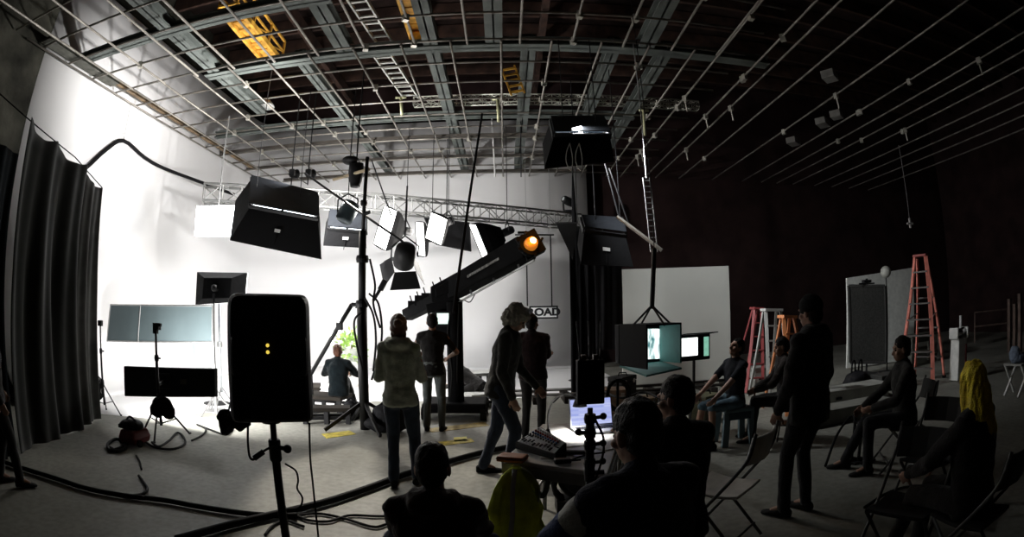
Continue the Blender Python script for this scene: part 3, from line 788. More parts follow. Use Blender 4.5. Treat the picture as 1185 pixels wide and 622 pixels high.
b = MB(); b.path([c + Vector((-.2, 0, 0)), c + Vector((-.2, 0, .25)), c + Vector((0, 0, .36)), c + Vector((.2, 0, .25)), c + Vector((.2, 0, 0))], .016, 6); b.build('yoke', BLACK_METAL, t)
MB().tube(c + Vector((0,0,.36)), (c.x, c.y, ZG), .009, n=6).build('hanging_rod', BLACK_METAL, t)
for px, lab in ((338, 'small black clamp with an added lamp under the grid above the big light bank'), (357, 'small black clamp with an added lamp under the grid right of the big light bank')):  # clamps given lamp heads and lit lenses, added to brighten the white walls
    c = AT(px, 200, 9.3); t = thing('hanging_clamp_added_lamp', lab, 'lamp', c); MB().lathe([(.03,-.1),(.07,-.08),(.09,.06),(.10,.08)], c + Vector((0,.1,0)), 14, (.4,.85,.2)).build('lamp_head', BLACK_METAL, t, smooth=True); MB().lathe([(.085,.075),(.01,.08)], c + Vector((0,.1,0)), 14, (.4,.85,.2)).build('lens', EM_WHITE, t)
    MB().box(c, (.12, .1, .14)).build('clamp', BLACK_METAL, t, bevel=.02); MB().tube(c + Vector((0,0,-.25)), (c.x, c.y, ZG), .014, n=6).build('hanging_rod', BLACK_METAL, t)
# ropes falling from the grid
def line(label, p, q, r, m, name='hanging_rope', cat='rope'):
    o = MB().tube(p, q, r, n=6).build(name, m); return tag(o, label, cat)
line('black rope slanting down from the cross truss past the crane', AT(558, 132, 9.6), AT(525, 362, 7.0), .022, BLACK_CLOTH)
line('white rope hanging in front of the white wall from the grid', AT(569, 134, 13.5), AT(573, 205, 14.0), .022, mat('white rope', (.75,.74,.72), .8))
for k, (a, b2, Y0, lab) in enumerate((((602, 75), (603, 205), 12, 'thin dark wire hanging in front of the white wall, beside the pale rope'),
                      ((430, 185), (453, 250), 9, 'dark stay wire leaning right from the top of the tall stand'),
                      ((705, 195), (727, 258), 8, 'thin wire from the grid to the unlit light bank, leaning right'),
                      ((700, 190), (716, 250), 8.2, 'thin wire from the high light bank down to the arm beside it'))):
    line(lab, AT(*a, Y0), AT(*b2, Y0), .014, BLACK_METAL, 'hanging_wire', 'wire')

# sign hung on two rods
t = thing('hanging_sign', 'white sign box with black letters hung on two rods before the white wall', 'sign', AT(629, 361, 13.5))
SB = mat('sign frame black', (.02,.02,.022), .5)
a, b2 = AT(612.5, 354.5, 13.5), AT(646, 369, 13.5); cc = (a+b2)/2; w_, h_ = b2.x - a.x, a.z - b2.z
MB().box(cc + Vector((0,.04,0)), (w_, .10, h_)).build('sign_box', SB, t, bevel=.01)
MB().box(cc + Vector((0,-.014,0)), (w_*.88, .012, h_*.74)).build('sign_face', mat('sign white', (.8,.8,.8), .5), t)
fc = bpy.data.curves.new('letters', 'FONT'); fc.body = 'ROAD'; fc.size = h_*.78; fc.align_x = 'CENTER'; fc.align_y = 'CENTER'; fc.extrude = .004; fc.offset = .012
fo = bpy.data.objects.new('letters_tmp', fc); C.objects.link(fo); dg = bpy.context.evaluated_depsgraph_get(); me = bpy.data.meshes.new_from_object(fo.evaluated_get(dg)); bpy.data.objects.remove(fo)
lo = bpy.data.objects.new('letters', me); me.materials.clear(); me.materials.append(SB); C.objects.link(lo); lo.parent = t
lo.matrix_local = Matrix.Translation(cc + Vector((0,-.026,0)) - t.location) @ Matrix.Rotation(PI/2, 4, 'X') @ Matrix.Diagonal((1.15, 1, 1, 1))
r1, r2 = AT(609, 273, 13.5), AT(637, 273, 13.5)
MB().tube((r1.x, 13.5, a.z), r1, .018, n=6).build('hanging_rod', BLACK_METAL, t); MB().tube((r2.x, 13.5, a.z), r2, .018, n=6).build('hanging_rod', BLACK_METAL, t)
MB().tube(AT(596, 272, 13.5), AT(641, 272, 13.5), .022, n=6).build('cross_rod', BLACK_METAL, t)
for q in (r1, r2): MB().tube(q, (q.x, q.y, ZG), .006, n=6).build('hanging_wire', STEEL, t)

# ================================================================ BLACK DRAPES IN THE MIDDLE
DB = mat('deep black drape cloth', (.009,.009,.010), .95)
p0, p1 = AT(659, 300, 9.6), AT(691, 300, 9.4)
o = drape('hanging_drape', '', [(p0.x, p0.y), ((p0.x+p1.x)/2, 9.55), (p1.x, p1.y)], lambda u: AT(667, 262, 9.5).z - .1*abs(u-.4), DB, 3, .035, nu=30, seed=3, zb=.05)
tag(o, 'black drape hanging to the floor beside the sign, in front of the white wall end', 'drape')
p0, p1 = AT(688, 300, 9.0), AT(719, 300, 9.0)
o = drape('hanging_drape', '', [(p0.x, p0.y), (p1.x, p1.y)], lambda u: 2.6, mat('dark grey drape cloth', (.016,.016,.018), .95), 2, .03, nu=24, seed=5, zb=AT(700, 405, 9.0).z)
tag(o, 'short dark grey drape hanging below the unlit light bank', 'drape')
# triangular flag left of the drape
a, b2, c2 = AT(643, 258, 9.4), AT(668, 258, 9.2), AT(663, 301, 9.1)
t = thing('hanging_flag', 'small triangular black flag at the right end of the lattice truss', 'flag', a)
MB().prism([a, b2, c2], Vector((0, .02, 0))).build('cloth', mat('dark grey flag cloth', (.010,.010,.010), .95), t)
MB().tube(a, b2, .014, n=6).build('frame_rod', BLACK_METAL, t); MB().tube(b2, (b2.x, b2.y, ZG), .01, n=6).build('hanging_rod', BLACK_METAL, t)
# slim pole wrapped in cloth, from the high bank down
t = thing('hanging_pole', 'slim black pole wrapped in cloth reaching from the floor to the high light bank', 'pole', G(668, 441))
g0 = G(668, 441); tz = AT(667, 176, g0.y)
MB().tube(g0, (g0.x, g0.y, tz.z), .02, n=8).build('pole', BLACK_METAL, t)
MB().path([g0 + Vector((0,0,.4)), g0 + Vector((.01,0,1.4)), g0 + Vector((.01,0,2.4)), g0 + Vector((0,0,3.3)), Vector((g0.x, g0.y, AT(668, 203, g0.y).z))], lambda u: .13*(1-u)**.6 + .02, 10, 4).build('cloth_wrap', DB, t, smooth=True)
MB().lathe([(.22, .0), (.22, .02), (.03, .05)], g0, 16).build('base', BLACK_METAL, t)
# clips under the high bank
t = thing('hanging_clip', 'pair of pale metal loops hanging under the high light bank', 'clip', AT(665, 180, 6.85))
for dx in (-5, 6): 
    c = AT(665+dx, 180, 6.8); MB().path([c + Vector((0,0,.18)), c + Vector((-.05,0,.05)), c + Vector((-.06,0,-.1)), c + Vector((0,0,-.22)), c + Vector((.03,0,-.05)), c + Vector((0,0,.18))], .006, 6, 3).build('loop', PALE_ALU, t)

# rope ladder like cable tray and the pole that carries the director's monitor
g1 = AT(748, 206, 7.6); g2 = AT(757, 292, 7.6)
t = thing('hanging_ladder', 'narrow pale wire ladder hanging from the grid in front of the dark wall', 'ladder', g1)
for s_ in (-1, 1): MB().tube(g1 + Vector((.055*s_, 0, 0)), g2 + Vector((.055*s_, 0, 0)), .010, n=6).build('rail', STEEL, t)
for k in range(13): 
    c = g1.lerp(g2, (k+.5)/13); MB().tube(c - Vector((.055,0,0)), c + Vector((.055,0,0)), .008, n=6).build('rung', STEEL, t)
MB().tube(g1, (g1.x, g1.y, ZG), .012, n=6).build('hanging_rod', STEEL, t)
o = MB().tube(AT(714, 251, 7.7), AT(766, 290, 7.4), .028, n=8).build('hanging_pipe', PIPE_STEEL); tag(o, 'pale pipe arm slanting down to the pole above the hooded monitor', 'pole')

# ================================================================ HOODED MONITOR ON ITS POLE
HOOD_TEAL = mat('teal inner hood', (.045,.17,.16), .7)
SCREEN_A = None
def screen_mat(name, base, dark, scale, estr, thr=.5, ui=False):
    m = bpy.data.materials.new(name); m.use_nodes = True; nt = m.node_tree; N = nt.nodes; L = nt.links; b = N['Principled BSDF']
    tc = N.new('ShaderNodeTexCoord'); mp = N.new('ShaderNodeMapping'); mp.inputs['Scale'].default_value = scale
    b.inputs['Emission Strength'].default_value = estr; b.inputs['Base Color'].default_value = (.02,.02,.02,1); b.inputs['Roughness'].default_value = .2
    if ui:
        L.new(tc.outputs['Generated'], mp.inputs['Vector'])
        br = N.new('ShaderNodeTexBrick'); br.inputs['Color1'].default_value = tuple(base)+(1,); br.inputs['Color2'].default_value = tuple(dark)+(1,); br.inputs['Mortar'].default_value = (.45,.5,.9,1)
        br.inputs['Scale'].default_value = 1; br.inputs['Mortar Size'].default_value = .06; br.inputs['Brick Width'].default_value = 1.7; br.inputs['Row Height'].default_value = .42
        sx = N.new('ShaderNodeSeparateXYZ'); cx_ = N.new('ShaderNodeCombineXYZ'); L.new(mp.outputs['Vector'], sx.inputs[0]); L.new(sx.outputs['X'], cx_.inputs['X']); L.new(sx.outputs['Z'], cx_.inputs['Y'])
        L.new(cx_.outputs[0], br.inputs['Vector']); L.new(br.outputs['Color'], b.inputs['Emission Color'])
        return m
    L.new(tc.outputs['Object'], mp.inputs['Vector'])
    nz = N.new('ShaderNodeTexNoise'); nz.inputs['Scale'].default_value = 1; nz.inputs['Detail'].default_value = 3; L.new(mp.outputs['Vector'], nz.inputs['Vector'])
    rp = N.new('ShaderNodeValToRGB'); rp.color_ramp.elements[0].position = thr-.06; rp.color_ramp.elements[1].position = thr+.06
    rp.color_ramp.elements[0].color = tuple(dark)+(1,); rp.color_ramp.elements[1].color = tuple(base)+(1,)
    L.new(nz.outputs['Fac'], rp.inputs['Fac']); L.new(rp.outputs['Color'], b.inputs['Emission Color'])
    return m
nL, bL, bR, nR = AT(748, 404, 5.2), AT(717, 404, 5.75), AT(765, 403, 6.0), AT(789, 402, 5.45)
zt, zb_ = AT(748, 378, 5.2).z, AT(748, 428, 5.2).z
def up2(p, z): return Vector((p.x, p.y, z))
t = thing('hooded_monitor', 'monitor in a deep black hood with teal lining, hung on a pole', 'monitor', (nL+nR)/2)
m_ = MB(); quad_slab(m_, up2(nL, zb_), up2(bL, zb_), up2(bL, zt), up2(nL, zt), .02); m_.build('hood_side', mat('black hood', (.008,.008,.009), .8), t)
m_ = MB(); quad_slab(m_, up2(bR, zb_), up2(nR, zb_+.02), up2(nR, zt), up2(bR, zt), .02); m_.build('hood_side', HOOD_TEAL, t)['label'] = 'teal hood side'
m_ = MB(); quad_slab(m_, up2(nL, zt), up2(bL, zt), up2(bR, zt), up2(nR, zt), .02, (0,0,1)); m_.build('hood_top', _M['black hood'], t)
m_ = MB(); quad_slab(m_, up2(nL, zb_-.06), up2(nR, zb_-.03), up2(bR, zb_), up2(bL, zb_), .02, (0,0,-1)); m_.build('hood_flap', HOOD_TEAL, t)['label'] = 'teal bottom flap'
bx = (bR-bL).normalized(); bn = Vector((bx.y, -bx.x, 0)); bc = up2((bL+bR)/2, (zt+zb_)/2)
m_ = MB(); oriented_box(m_, bc - bn*.05, bx, bn, zz, (bR-bL).length, .08, (zt-zb_)); casing = m_.build('casing', BLACK_PLASTIC, t, bevel=.01)
m_ = MB(); oriented_box(m_, bc - bn*.004 + zz*.0, bx, bn, zz, (bR-bL).length*.94, .006, (zt-zb_)*.80); m_.build('screen', screen_mat('bright teal screen', (.85,1,.97), (.02,.12,.13), (7,7,3.4), 1.7, .44), casing)
pc = (nL+nR+bL+bR)/4; top = up2(pc, zt)
MB().tube(top + zz*.18, AT(757, 288, pc.y), .028, n=10).build('hanging_pole', BLACK_METAL, t)
hp_ = AT(757, 288, pc.y); MB().tube(hp_, (hp_.x, hp_.y, ZG), .006, n=6).build('hanging_pole', BLACK_METAL, t)
for q in (up2(nL.lerp(bL,.5), zt), up2(nR.lerp(bR,.5), zt), up2(nL.lerp(nR,.5), zt), up2(bL.lerp(bR,.5), zt)): MB().tube(q, top + zz*.22, .012, n=6).build('bracket_arm', BLACK_METAL, t)
# second monitor
t = thing('field_monitor', 'wide bright monitor with a greenish lit side flap on a stand behind the hooded monitor', 'monitor', G(805, 470))
c = AT(803, 402, 6.6); fx = Vector((.97, .24, 0)).normalized(); fy = Vector((-.24, .97, 0))
wv = (AT(826, 402, 6.6)-AT(786, 402, 6.6)).length
m_ = MB(); oriented_box(m_, c, fx, fy, zz, wv, .07, .36); cs = m_.build('casing', BLACK_PLASTIC, t, bevel=.012)
m_ = MB(); oriented_box(m_, c - fy*.037 - fx*(wv*.19) + zz*.01, fx, fy, zz, wv*.52, .006, .24); m_.build('screen', screen_mat('bright white screen', (.95,1,.97), (.1,.3,.25), (8,8,8), 2.4, .36), cs)
m_ = MB(); oriented_box(m_, c - fy*.037 + fx*(wv*.36), fx, fy, zz, wv*.16, .006, .26); m_.build('lit_side_flap', mat('green lit flap', (.1,.2,.15), .3, emit=(.35,.8,.6), estr=.6, var=.5, scale=20), cs)  # side flap; the greenish light on it is put in as emission
m_ = MB(); quad_slab(m_, c - fx*wv/2 + zz*.18 - fy*.03, c + fx*wv/2 + zz*.18 - fy*.03, c + fx*wv/2 + zz*.2 - fy*.22, c - fx*wv/2 + zz*.2 - fy*.22, .012); m_.build('top_hood', BLACK_CLOTH, t)
MB().tube(c - zz*.18, (c.x, c.y, .5), .022, n=8).build('pole', BLACK_METAL, t)
for k in range(3):
    a_ = k*2.094; MB().tube((c.x, c.y, .55), (c.x + .4*math.cos(a_), c.y + .4*math.sin(a_), .012), .014, n=6).build('leg', BLACK_METAL, t)
# ================================================================ FLOOR GEAR, LEFT AND CENTRE
def tripod(t, g, h, spread=.45, r=.016, hub=.55, n=3, a0=.4, braces=True):
    for k in range(n):
        a_ = a0 + k*2*PI/n; f = Vector((g.x + spread*math.cos(a_), g.y + spread*math.sin(a_), .014))
        MB().tube((g.x, g.y, hub), f, r*.85, n=8).tube(f, f + Vector((0,0,.02)), r*1.3, n=8).build('leg', BLACK_METAL, t)
    if braces:
        b = MB()
        for k in range(n):
            a_ = a0 + k*2*PI/n; b.tube((g.x, g.y, hub*.35), (g.x + spread*.55*math.cos(a_), g.y + spread*.55*math.sin(a_), hub*.45), r*.55, n=6)
        b.build('brace', BLACK_METAL, t)
    MB().tube((g.x, g.y, hub*.3), (g.x, g.y, hub + (h-hub)*.55), r*1.35, n=10).build('lower_tube', BLACK_METAL, t, smooth=True)
    MB().tube((g.x, g.y, hub + (h-hub)*.5), (g.x, g.y, h), r, n=10).build('upper_tube', BLACK_METAL, t, smooth=True)
    MB().lathe([(r*1.8, -.04), (r*2.1, 0), (r*1.8, .04)], (g.x, g.y, hub + (h-hub)*.55), 12).tube((g.x, g.y, hub + (h-hub)*.55), (g.x + .07, g.y, hub + (h-hub)*.55), .012, n=8).build('collar', BLACK_METAL, t)
    MB().lathe([(r*2, -.05), (r*2.3, 0), (r*2, .05)], (g.x, g.y, hub), 12).build('hub', BLACK_METAL, t)

# low fluorescent bank seen from behind, on its stand
g = G(195, 503); Yk = g.y + .08
t = thing('light_bank', 'low wide black light bank seen from behind, facing the bright wall', 'light', g)
tl_, tr, br, bl = AT(143, 424, Yk+.2), AT(248, 427, Yk+.05), AT(248.5, 460, Yk+.05), AT(144, 459, Yk+.2)
kn_ = (tr-tl_).cross(bl-tl_).normalized(); kn_ = -kn_ if kn_.y > 0 else kn_       # towards the camera
m_ = MB(); quad_slab(m_, tl_, tr, br, bl, .08, -kn_); m_.build('housing', mat('black light housing', (.012,.013,.014), .6, bump=.1, bscale=20), t, bevel=.012)
ctr = (tl_+br)/2
m_ = MB(); e1 = (tr-tl_).normalized(); e2 = (tl_-bl).normalized()
oriented_box(m_, ctr + kn_*.015, e1, -kn_, e2, .26, .03, .22); m_.build('mount_plate', BLACK_METAL, t, bevel=.01)
m_ = MB(); oriented_box(m_, ctr + e1*.38 + kn_*.006, e1, -kn_, e2, .12, .012, .07); m_.build('rating_plate', mat('brownish plate', (.07,.06,.035), .6), t)
m_ = MB(); q1 = [p - kn_*.09 for p in (tl_, tr, br, bl)]; cq = sum(q1, Vector())/4
quad_slab(m_, *[cq + (p-cq)*.94 for p in q1], .012, -kn_); m_.build('lit_face', EM_DAY, t)
t = thing('light_stand', 'slim black stand with a clamp on top, carrying the low light bank', 'stand', g)
gs = g + Vector((.02, -.17, 0)); hz = AT(196, 377, gs.y).z
tripod(t, gs, hz, .42, .017, .52, 3, .9)
c = Vector((gs.x, gs.y, hz)); m_ = MB(); m_.box(c + Vector((.02, 0, -.02)), (.10, .07, .09)); m_.bar(c + Vector((.03, 0, 0)), c + Vector((.10, 0, .0)), .035, .04); m_.bar(c + Vector((-.04, 0, -.09)), c + Vector((.03, 0, -.09)), .05, .05); m_.build('clamp', BLACK_METAL, t)
m_ = MB(); m_.tube(Vector((gs.x, gs.y, ctr.z)), ctr + kn_*.02, .025, n=8); m_.build('mount_spigot', BLACK_METAL, t)
# sandbag and ballast box hung at that stand
t = thing('sandbag', 'black rounded sandbag slumped on the legs of the light bank stand', 'sandbag', gs)
c = AT(188, 470, gs.y - .1)
m_ = MB(); m_.sphere(c, (.17, .11, .13), 16, 10); m_.sphere(c + Vector((-.11, 0, -.07)), (.12, .1, .10)); m_.sphere(c + Vector((.10, 0, -.07)), (.11, .1, .10))
bake(m_, 'bag', BLACK_CLOTH, t, .014, 3, .012, 12)
m_ = MB(); m_.path([c + Vector((-.05,0,.10)), c + Vector((0,0,.18)), c + Vector((.05,0,.10))], .012, 6, 4); m_.build('strap', BLACK_CLOTH, t)

# grey reflector panel + thin frames behind
Yp = 7.2
a, b2, c2, d_ = AT(128, 353, Yp+.5), AT(246, 354, Yp), AT(246, 396, Yp), AT(124, 395, Yp+.5)
t = thing('reflector_panel', 'large blue grey panel tilted behind the low light bank, on a stand', 'panel', G(210, 480))
PAN = mat('blue grey fabric panel', (.085,.115,.122), .85, var=.12, scale=1.5)
m_ = MB(); quad_slab(m_, a, b2, c2, d_, .02); m_.build('fabric', PAN, t)
m_ = MB()
for p, q in ((a, b2), (b2, c2), (c2, d_), (d_, a)): m_.tube(p, q, .016, n=8)
m_.build('frame', STEEL, t)
mm_ = (a+b2)/2; m_2 = (c2+d_)/2; fx_ = a.lerp(b2, .36); fx2 = d_.lerp(c2, .36); m_ = MB(); m_.tube(fx_ + Vector((0,-.03,0)), fx2 + Vector((0,-.03,0)), .012, n=6); m_.build('cross_bar', STEEL, t)
gp = Vector((b2.x-.06, b2.y+.10, 0)); m_ = MB(); m_.tube(gp, Vector((gp.x, gp.y, b2.z)), .02, n=8); m_.build('pole', STEEL, t)
m_ = MB(); m_.tube(Vector((gp.x, gp.y, (b2.z+c2.z)/2)), (b2+c2)/2, .018, n=8); m_.build('grip_arm', STEEL, t)
for k in range(3): 
    a_ = .3 + k*2.094; MB().tube((gp.x, gp.y, .35), (gp.x + .38*math.cos(a_), gp.y + .38*math.sin(a_), .014), .014, n=6).build('leg', STEEL, t)
# second hanging strip of that panel
a, b2, c2, d_ = AT(222, 397, 7.6), AT(246, 397, 7.55), AT(246, 425, 7.55), AT(226, 425, 7.6)
t = thing('reflector_panel', 'narrow pale grey panel between the large blue grey panel and the low light bank', 'panel', G(244, 474))
m_ = MB(); quad_slab(m_, a, b2, c2, d_, .02); m_.build('fabric', mat('pale blue grey fabric', (.18,.225,.23), .8), t)
m_ = MB(); m_.tube(c2, (c2.x, c2.y, .01), .016, n=8); m_.build('pole', STEEL, t); m_ = MB(); m_.lathe([(.2,0),(.2,.015),(.03,.03)], (c2.x, c2.y, .0), 14); m_.build('base', STEEL, t)
# pair of pale rods and silver stands by the speaker
for px, lab in ((250, 'bright silver stand pole just left of the big loudspeaker'), (258, 'second silver stand pole, touching the edge of the big loudspeaker')):
    g_ = G(px, 474); t = thing('light_stand', lab, 'stand', g_); hz_ = AT(px, 352, g_.y).z
    MB().tube(g_ + Vector((0,0,.3)), (g_.x, g_.y, hz_), .022, n=8).build('tube', mat('silver stand tube', (.55,.58,.6), .35, .7), t, smooth=True)
    for k in range(3): 
        a_ = k*2.094 + .5; MB().tube((g_.x, g_.y, .4), (g_.x + .25*math.cos(a_), g_.y + .25*math.sin(a_), .012), .012, n=6).build('leg', STEEL, t)
    MB().box((g_.x, g_.y, hz_*.62), (.07, .07, .09)).build('clamp', STEEL, t, bevel=.01)
# black lamp head / soft box at the top, behind the loudspeaker
t = thing('soft_box', 'black soft box seen from behind, standing left of the big loudspeaker top', 'light', G(255, 470))
Yb = G(255, 470).y + .7
A = [AT(226, 353, Yb-.1), AT(282, 349, Yb-.1), AT(285, 316, Yb-.1), AT(228, 315, Yb-.1)]
B_ = [AT(234, 346, Yb-.45), AT(266, 345, Yb-.45), AT(268, 322, Yb-.45), AT(236, 322, Yb-.45)]
m_ = MB(); m_.rings([[p + Vector((0,.06,0)) for p in A], A, B_]); m_.build('fabric_shell', SKIRT, t, bevel=.01)
m_ = MB(); quad_slab(m_, *[p + Vector((0,.065,0)) for p in A], .01, (0,1,0)); m_.build('diffuser', EM_WHITE, t)
m_ = MB(); cc = sum(B_, Vector())/4; m_.lathe([(.06, .02), (.065, -.10), (.04, -.14)], cc, 14, (0, 1, .02)); m_.build('lamp_head', BLACK_METAL, t, smooth=True)
m_ = MB(); m_.tube(cc + Vector((0,-.1,-.1)), (cc.x, cc.y-.1, .02), .02, n=8); m_.build('pole', BLACK_METAL, t)
m_ = MB(); m_.lathe([(.26,0),(.26,.02),(.03,.06)], (cc.x, cc.y-.1, 0), 16); m_.build('base', BLACK_METAL, t)
# thin stand near the drapes
g = G(122, 480); t = thing('light_stand', 'thin stand with coiled cable by the drapes, against the glaring wall', 'stand', g)
tripod(t, g, AT(119, 376, g.y).z, .34, .013, .5, 3, .2)
m_ = MB(); c = Vector((g.x-.08, g.y-.06, .42))
for k in range(5):
    r_ = .15 - .012*k; m_.path([c + Vector((r_*math.cos(i*PI/7), -.02*k + .01*math.sin(i), r_*1.25*math.sin(i*PI/7))) for i in range(15)], .012, 6)
o = m_.build('cable_coil', RUBBER); tag(o, 'coil of black cable hung on the thin stand by the drapes', 'cable')
m_ = MB(); m_.box((g.x, g.y, AT(119, 376, g.y).z + .02), (.09, .06, .09)); m_.build('head_clamp', BLACK_METAL, t, bevel=.01)

# red machine with hose and cables on the floor
g = G(157, 514); t = thing('floor_machine', 'small red and black machine on the floor in front of the light bank', 'machine', g)
RED = mat('red plastic', (.16,.015,.015), .5)
m_ = MB(); m_.rings([[g + Vector((x_*w, y_*l, z)) for x_, y_ in ((-1,-1),(1,-1),(1,1),(-1,1))] for z, w, l in ((.02, .13, .17), (.10, .15, .19), (.20, .12, .16))]); m_.build('body', RED, t, bevel=.03)
m_ = MB(); m_.sphere(g + Vector((-.03, 0, .24)), (.19, .15, .08)); m_.box(g + Vector((-.14, -.02, .22)), (.14, .16, .06)); bake(m_, 'cover', BLACK_PLASTIC, t, .014, 3)
m_ = MB(); m_.path([g + Vector((-.1,-.05,.28)), g + Vector((-.02,-.04,.35)), g + Vector((.08,-.02,.3))], .014, 6, 4); m_.build('handle', BLACK_PLASTIC, t)
for k in (-1, 1): MB().tube(g + Vector((.15*k, -.1, .045)), g + Vector((.19*k, -.1, .045)), .045, n=14).build('wheel', RUBBER, t)
def floor_cable(label, pts, r, m=RUBBER, name='cable', z=None, k=8, cat='cable'):
    P = [G(*p) for p in pts]; P = [Vector((p.x, p.y, r + .004 if z is None else z)) for p in P]
    o = MB().path(P, r, 8, k).build(name, m, smooth=True); return tag(o, label, cat)
floor_cable('loops of black hose lying left of the small red machine', [(150, 515), (140, 521), (128, 524), (125, 517), (134, 511), (143, 514), (146, 521), (136, 525), (128, 521)], .022, name='hose')
floor_cable('black cable looping from the red machine past the light bank stand', [(166, 512), (180, 520), (200, 522), (214, 516), (212, 507), (205, 503), (196, 512), (184, 519), (176, 514)], .016)
floor_cable('black cable winding under the silver stands beside the big loudspeaker', [(222, 512), (235, 505), (238, 498), (228, 493), (246, 500), (262, 505), (270, 498)], .014)
floor_cable('thick black cable crossing the floor from the left edge to the loudspeaker stand', [(-25, 528), (10, 540), (60, 556), (100, 569), (140, 577), (190, 583), (240, 592), (300, 600), (345, 601)], .026)
floor_cable('thin black cable ending in a hook shape near the thick floor cable', [(140, 577), (163, 575), (171, 569), (166, 560), (161, 553)], .015)
floor_cable('thin dark cable lying on the floor in front of the red machine', [(158, 529), (162, 536), (164, 545)], .011)
floor_cable('bundled thick cables running right from the loudspeaker stand past the hooded woman', [(205, 630), (270, 612), (320, 600), (380, 585), (430, 568), (470, 553), (520, 538), (560, 527), (600, 519), (640, 512)], .034)
floor_cable('thin cable rippling on the floor right of the loudspeaker stand', [(338, 600), (370, 597), (400, 603), (430, 612), (445, 610), (470, 600), (500, 604)], .012)
floor_cable('second thin cable rippling on the floor, crossing the first one', [(330, 590), (352, 603), (380, 606), (405, 599), (440, 600), (480, 598)], .012)
floor_cable('thin cable curling toward the lower edge beside the loudspeaker stand', [(307, 622), (315, 612), (330, 605), (352, 612)], .012)

# tape marks on the floor
YEL = mat('yellow floor tape', (.62,.50,.05), .6, var=.4, scale=12)
def patch(label, pts, m, name='floor_tape'):
    P = [G(*p) for p in pts]; P = [Vector((p.x, p.y, .005)) for p in P]
    o = MB().prism(P, (0, 0, -.005)).build(name, m); return tag(o, label, 'tape')
patch('strip of yellow tape on the floor behind the loudspeaker, left of the tall stand', [(372, 503), (404, 499), (412, 503), (378, 508)], YEL)
patch('yellow taped strip on the floor between the hooded woman and the gray haired man', [(488, 514), (545, 508), (549, 512), (496, 518)], YEL)
patch('short bright yellow block on the taped strip near the gray haired man', [(525, 507), (540, 506), (541, 511), (526, 512)], mat('bright yellow', (.85,.75,.08), .5))
patch('long worn yellow strip on the floor under the crane base', [(492, 497), (560, 489), (566, 493), (500, 501)], mat('worn tan tape', (.36,.27,.09), .7, var=.5, scale=10))

# ---------------------------------------------------------------- big loudspeaker on its stand
Y0 = 2.3
c = AT(313, 417, Y0)
t = thing('loudspeaker', 'large black loudspeaker seen from behind in the left foreground', 'loudspeaker', c)
CAB = mat('black speaker cabinet', (.010,.010,.011), .55, bump=.2, bscale=150)
fy0 = ray(313, 417); fy0.z = 0; fy0.normalize()
def on_plane(px, py):
    d = ray(px, py); return CAM + d*((c - CAM).dot(fy0)/d.dot(fy0))
TL, TR, BR, BL = on_plane(264, 340), on_plane(361, 338), on_plane(366, 494), on_plane(262, 491)
cx = (TL+TR+BR+BL)/4; wx = ((TR-TL)+(BR-BL)).length/2/2; hh = (TL.z+TR.z-BL.z-BR.z)/4
rx_ = ((TR-TL)+(BR-BL)).normalized(); ux_ = rx_.cross(fy0).normalized(); ux_ = -ux_ if ux_.z < 0 else ux_; fy = ux_.cross(rx_).normalized()
rows = []
for d, k, kk in ((-.02, .80, .90), (0, .88, .95), (.05, .95, .985), (.14, 1.0, 1.0), (.30, .90, .96), (.34, .86, .94)):
    r_ = []
    for i in range(32):
        a_ = 2*PI*i/32; ca, sa = math.cos(a_), math.sin(a_); e = .14
        px_ = math.copysign(abs(ca)**e, ca)*wx*k*(1.0 + .05*(-sa)); pz_ = math.copysign(abs(sa)**e, sa)*hh*kk
        r_.append(cx + rx_*px_ + ux_*pz_ + fy*(d if d > 0 else d))
    rows.append(r_)
m_ = MB(); m_.rings(rows); cab = m_.build('cabinet', CAB, t, smooth=False, bevel=.012)
m_ = MB(); oriented_box(m_, cx + fy*-.012 + ux_*-.03, rx_, fy, ux_, wx*1.15, .03, hh*1.05); m_.build('amplifier_plate', mat('amp plate', (.012,.012,.012), .4), t, bevel=.015)
for s_ in (-1, 1):
    m_ = MB(); q = cx + rx_*(s_*wx*.78) + ux_*(.02); m_.path([q + ux_*.10 + fy*.02, q + ux_*.06 - fy*.035, q - ux_*.06 - fy*.035, q - ux_*.10 + fy*.02], .016, 8, 4); m_.build('handle', BLACK_PLASTIC, t)
for i, dz_ in enumerate((.015, -.012)):
    m_ = MB(); q = cx - rx_*.005 + ux_*(.055+dz_*1.2) - fy*.03; m_.lathe([(.009, 0), (.009, .006), (.003, .008)], q, 10, -fy); m_.build('indicator_lamp', mat('amber indicator', (.3,.2,.02), .4, emit=(1,.72,.1), estr=.9), t)
for i in range(3):
    m_ = MB(); q = cx + rx_*(-.06+.06*i) - ux_*.10 - fy*.03; m_.lathe([(.014, 0), (.012, .016), (.004, .017)], q, 12, -fy); m_.build('knob', BLACK_PLASTIC, t)
m_ = MB(); m_.tube(BL.lerp(BR, .5) + fy*.17 - ux_*.02, BL.lerp(BR, .5) + fy*.17 + ux_*.03, .05, n=14); m_.build('pole_cup', BLACK_PLASTIC, t)
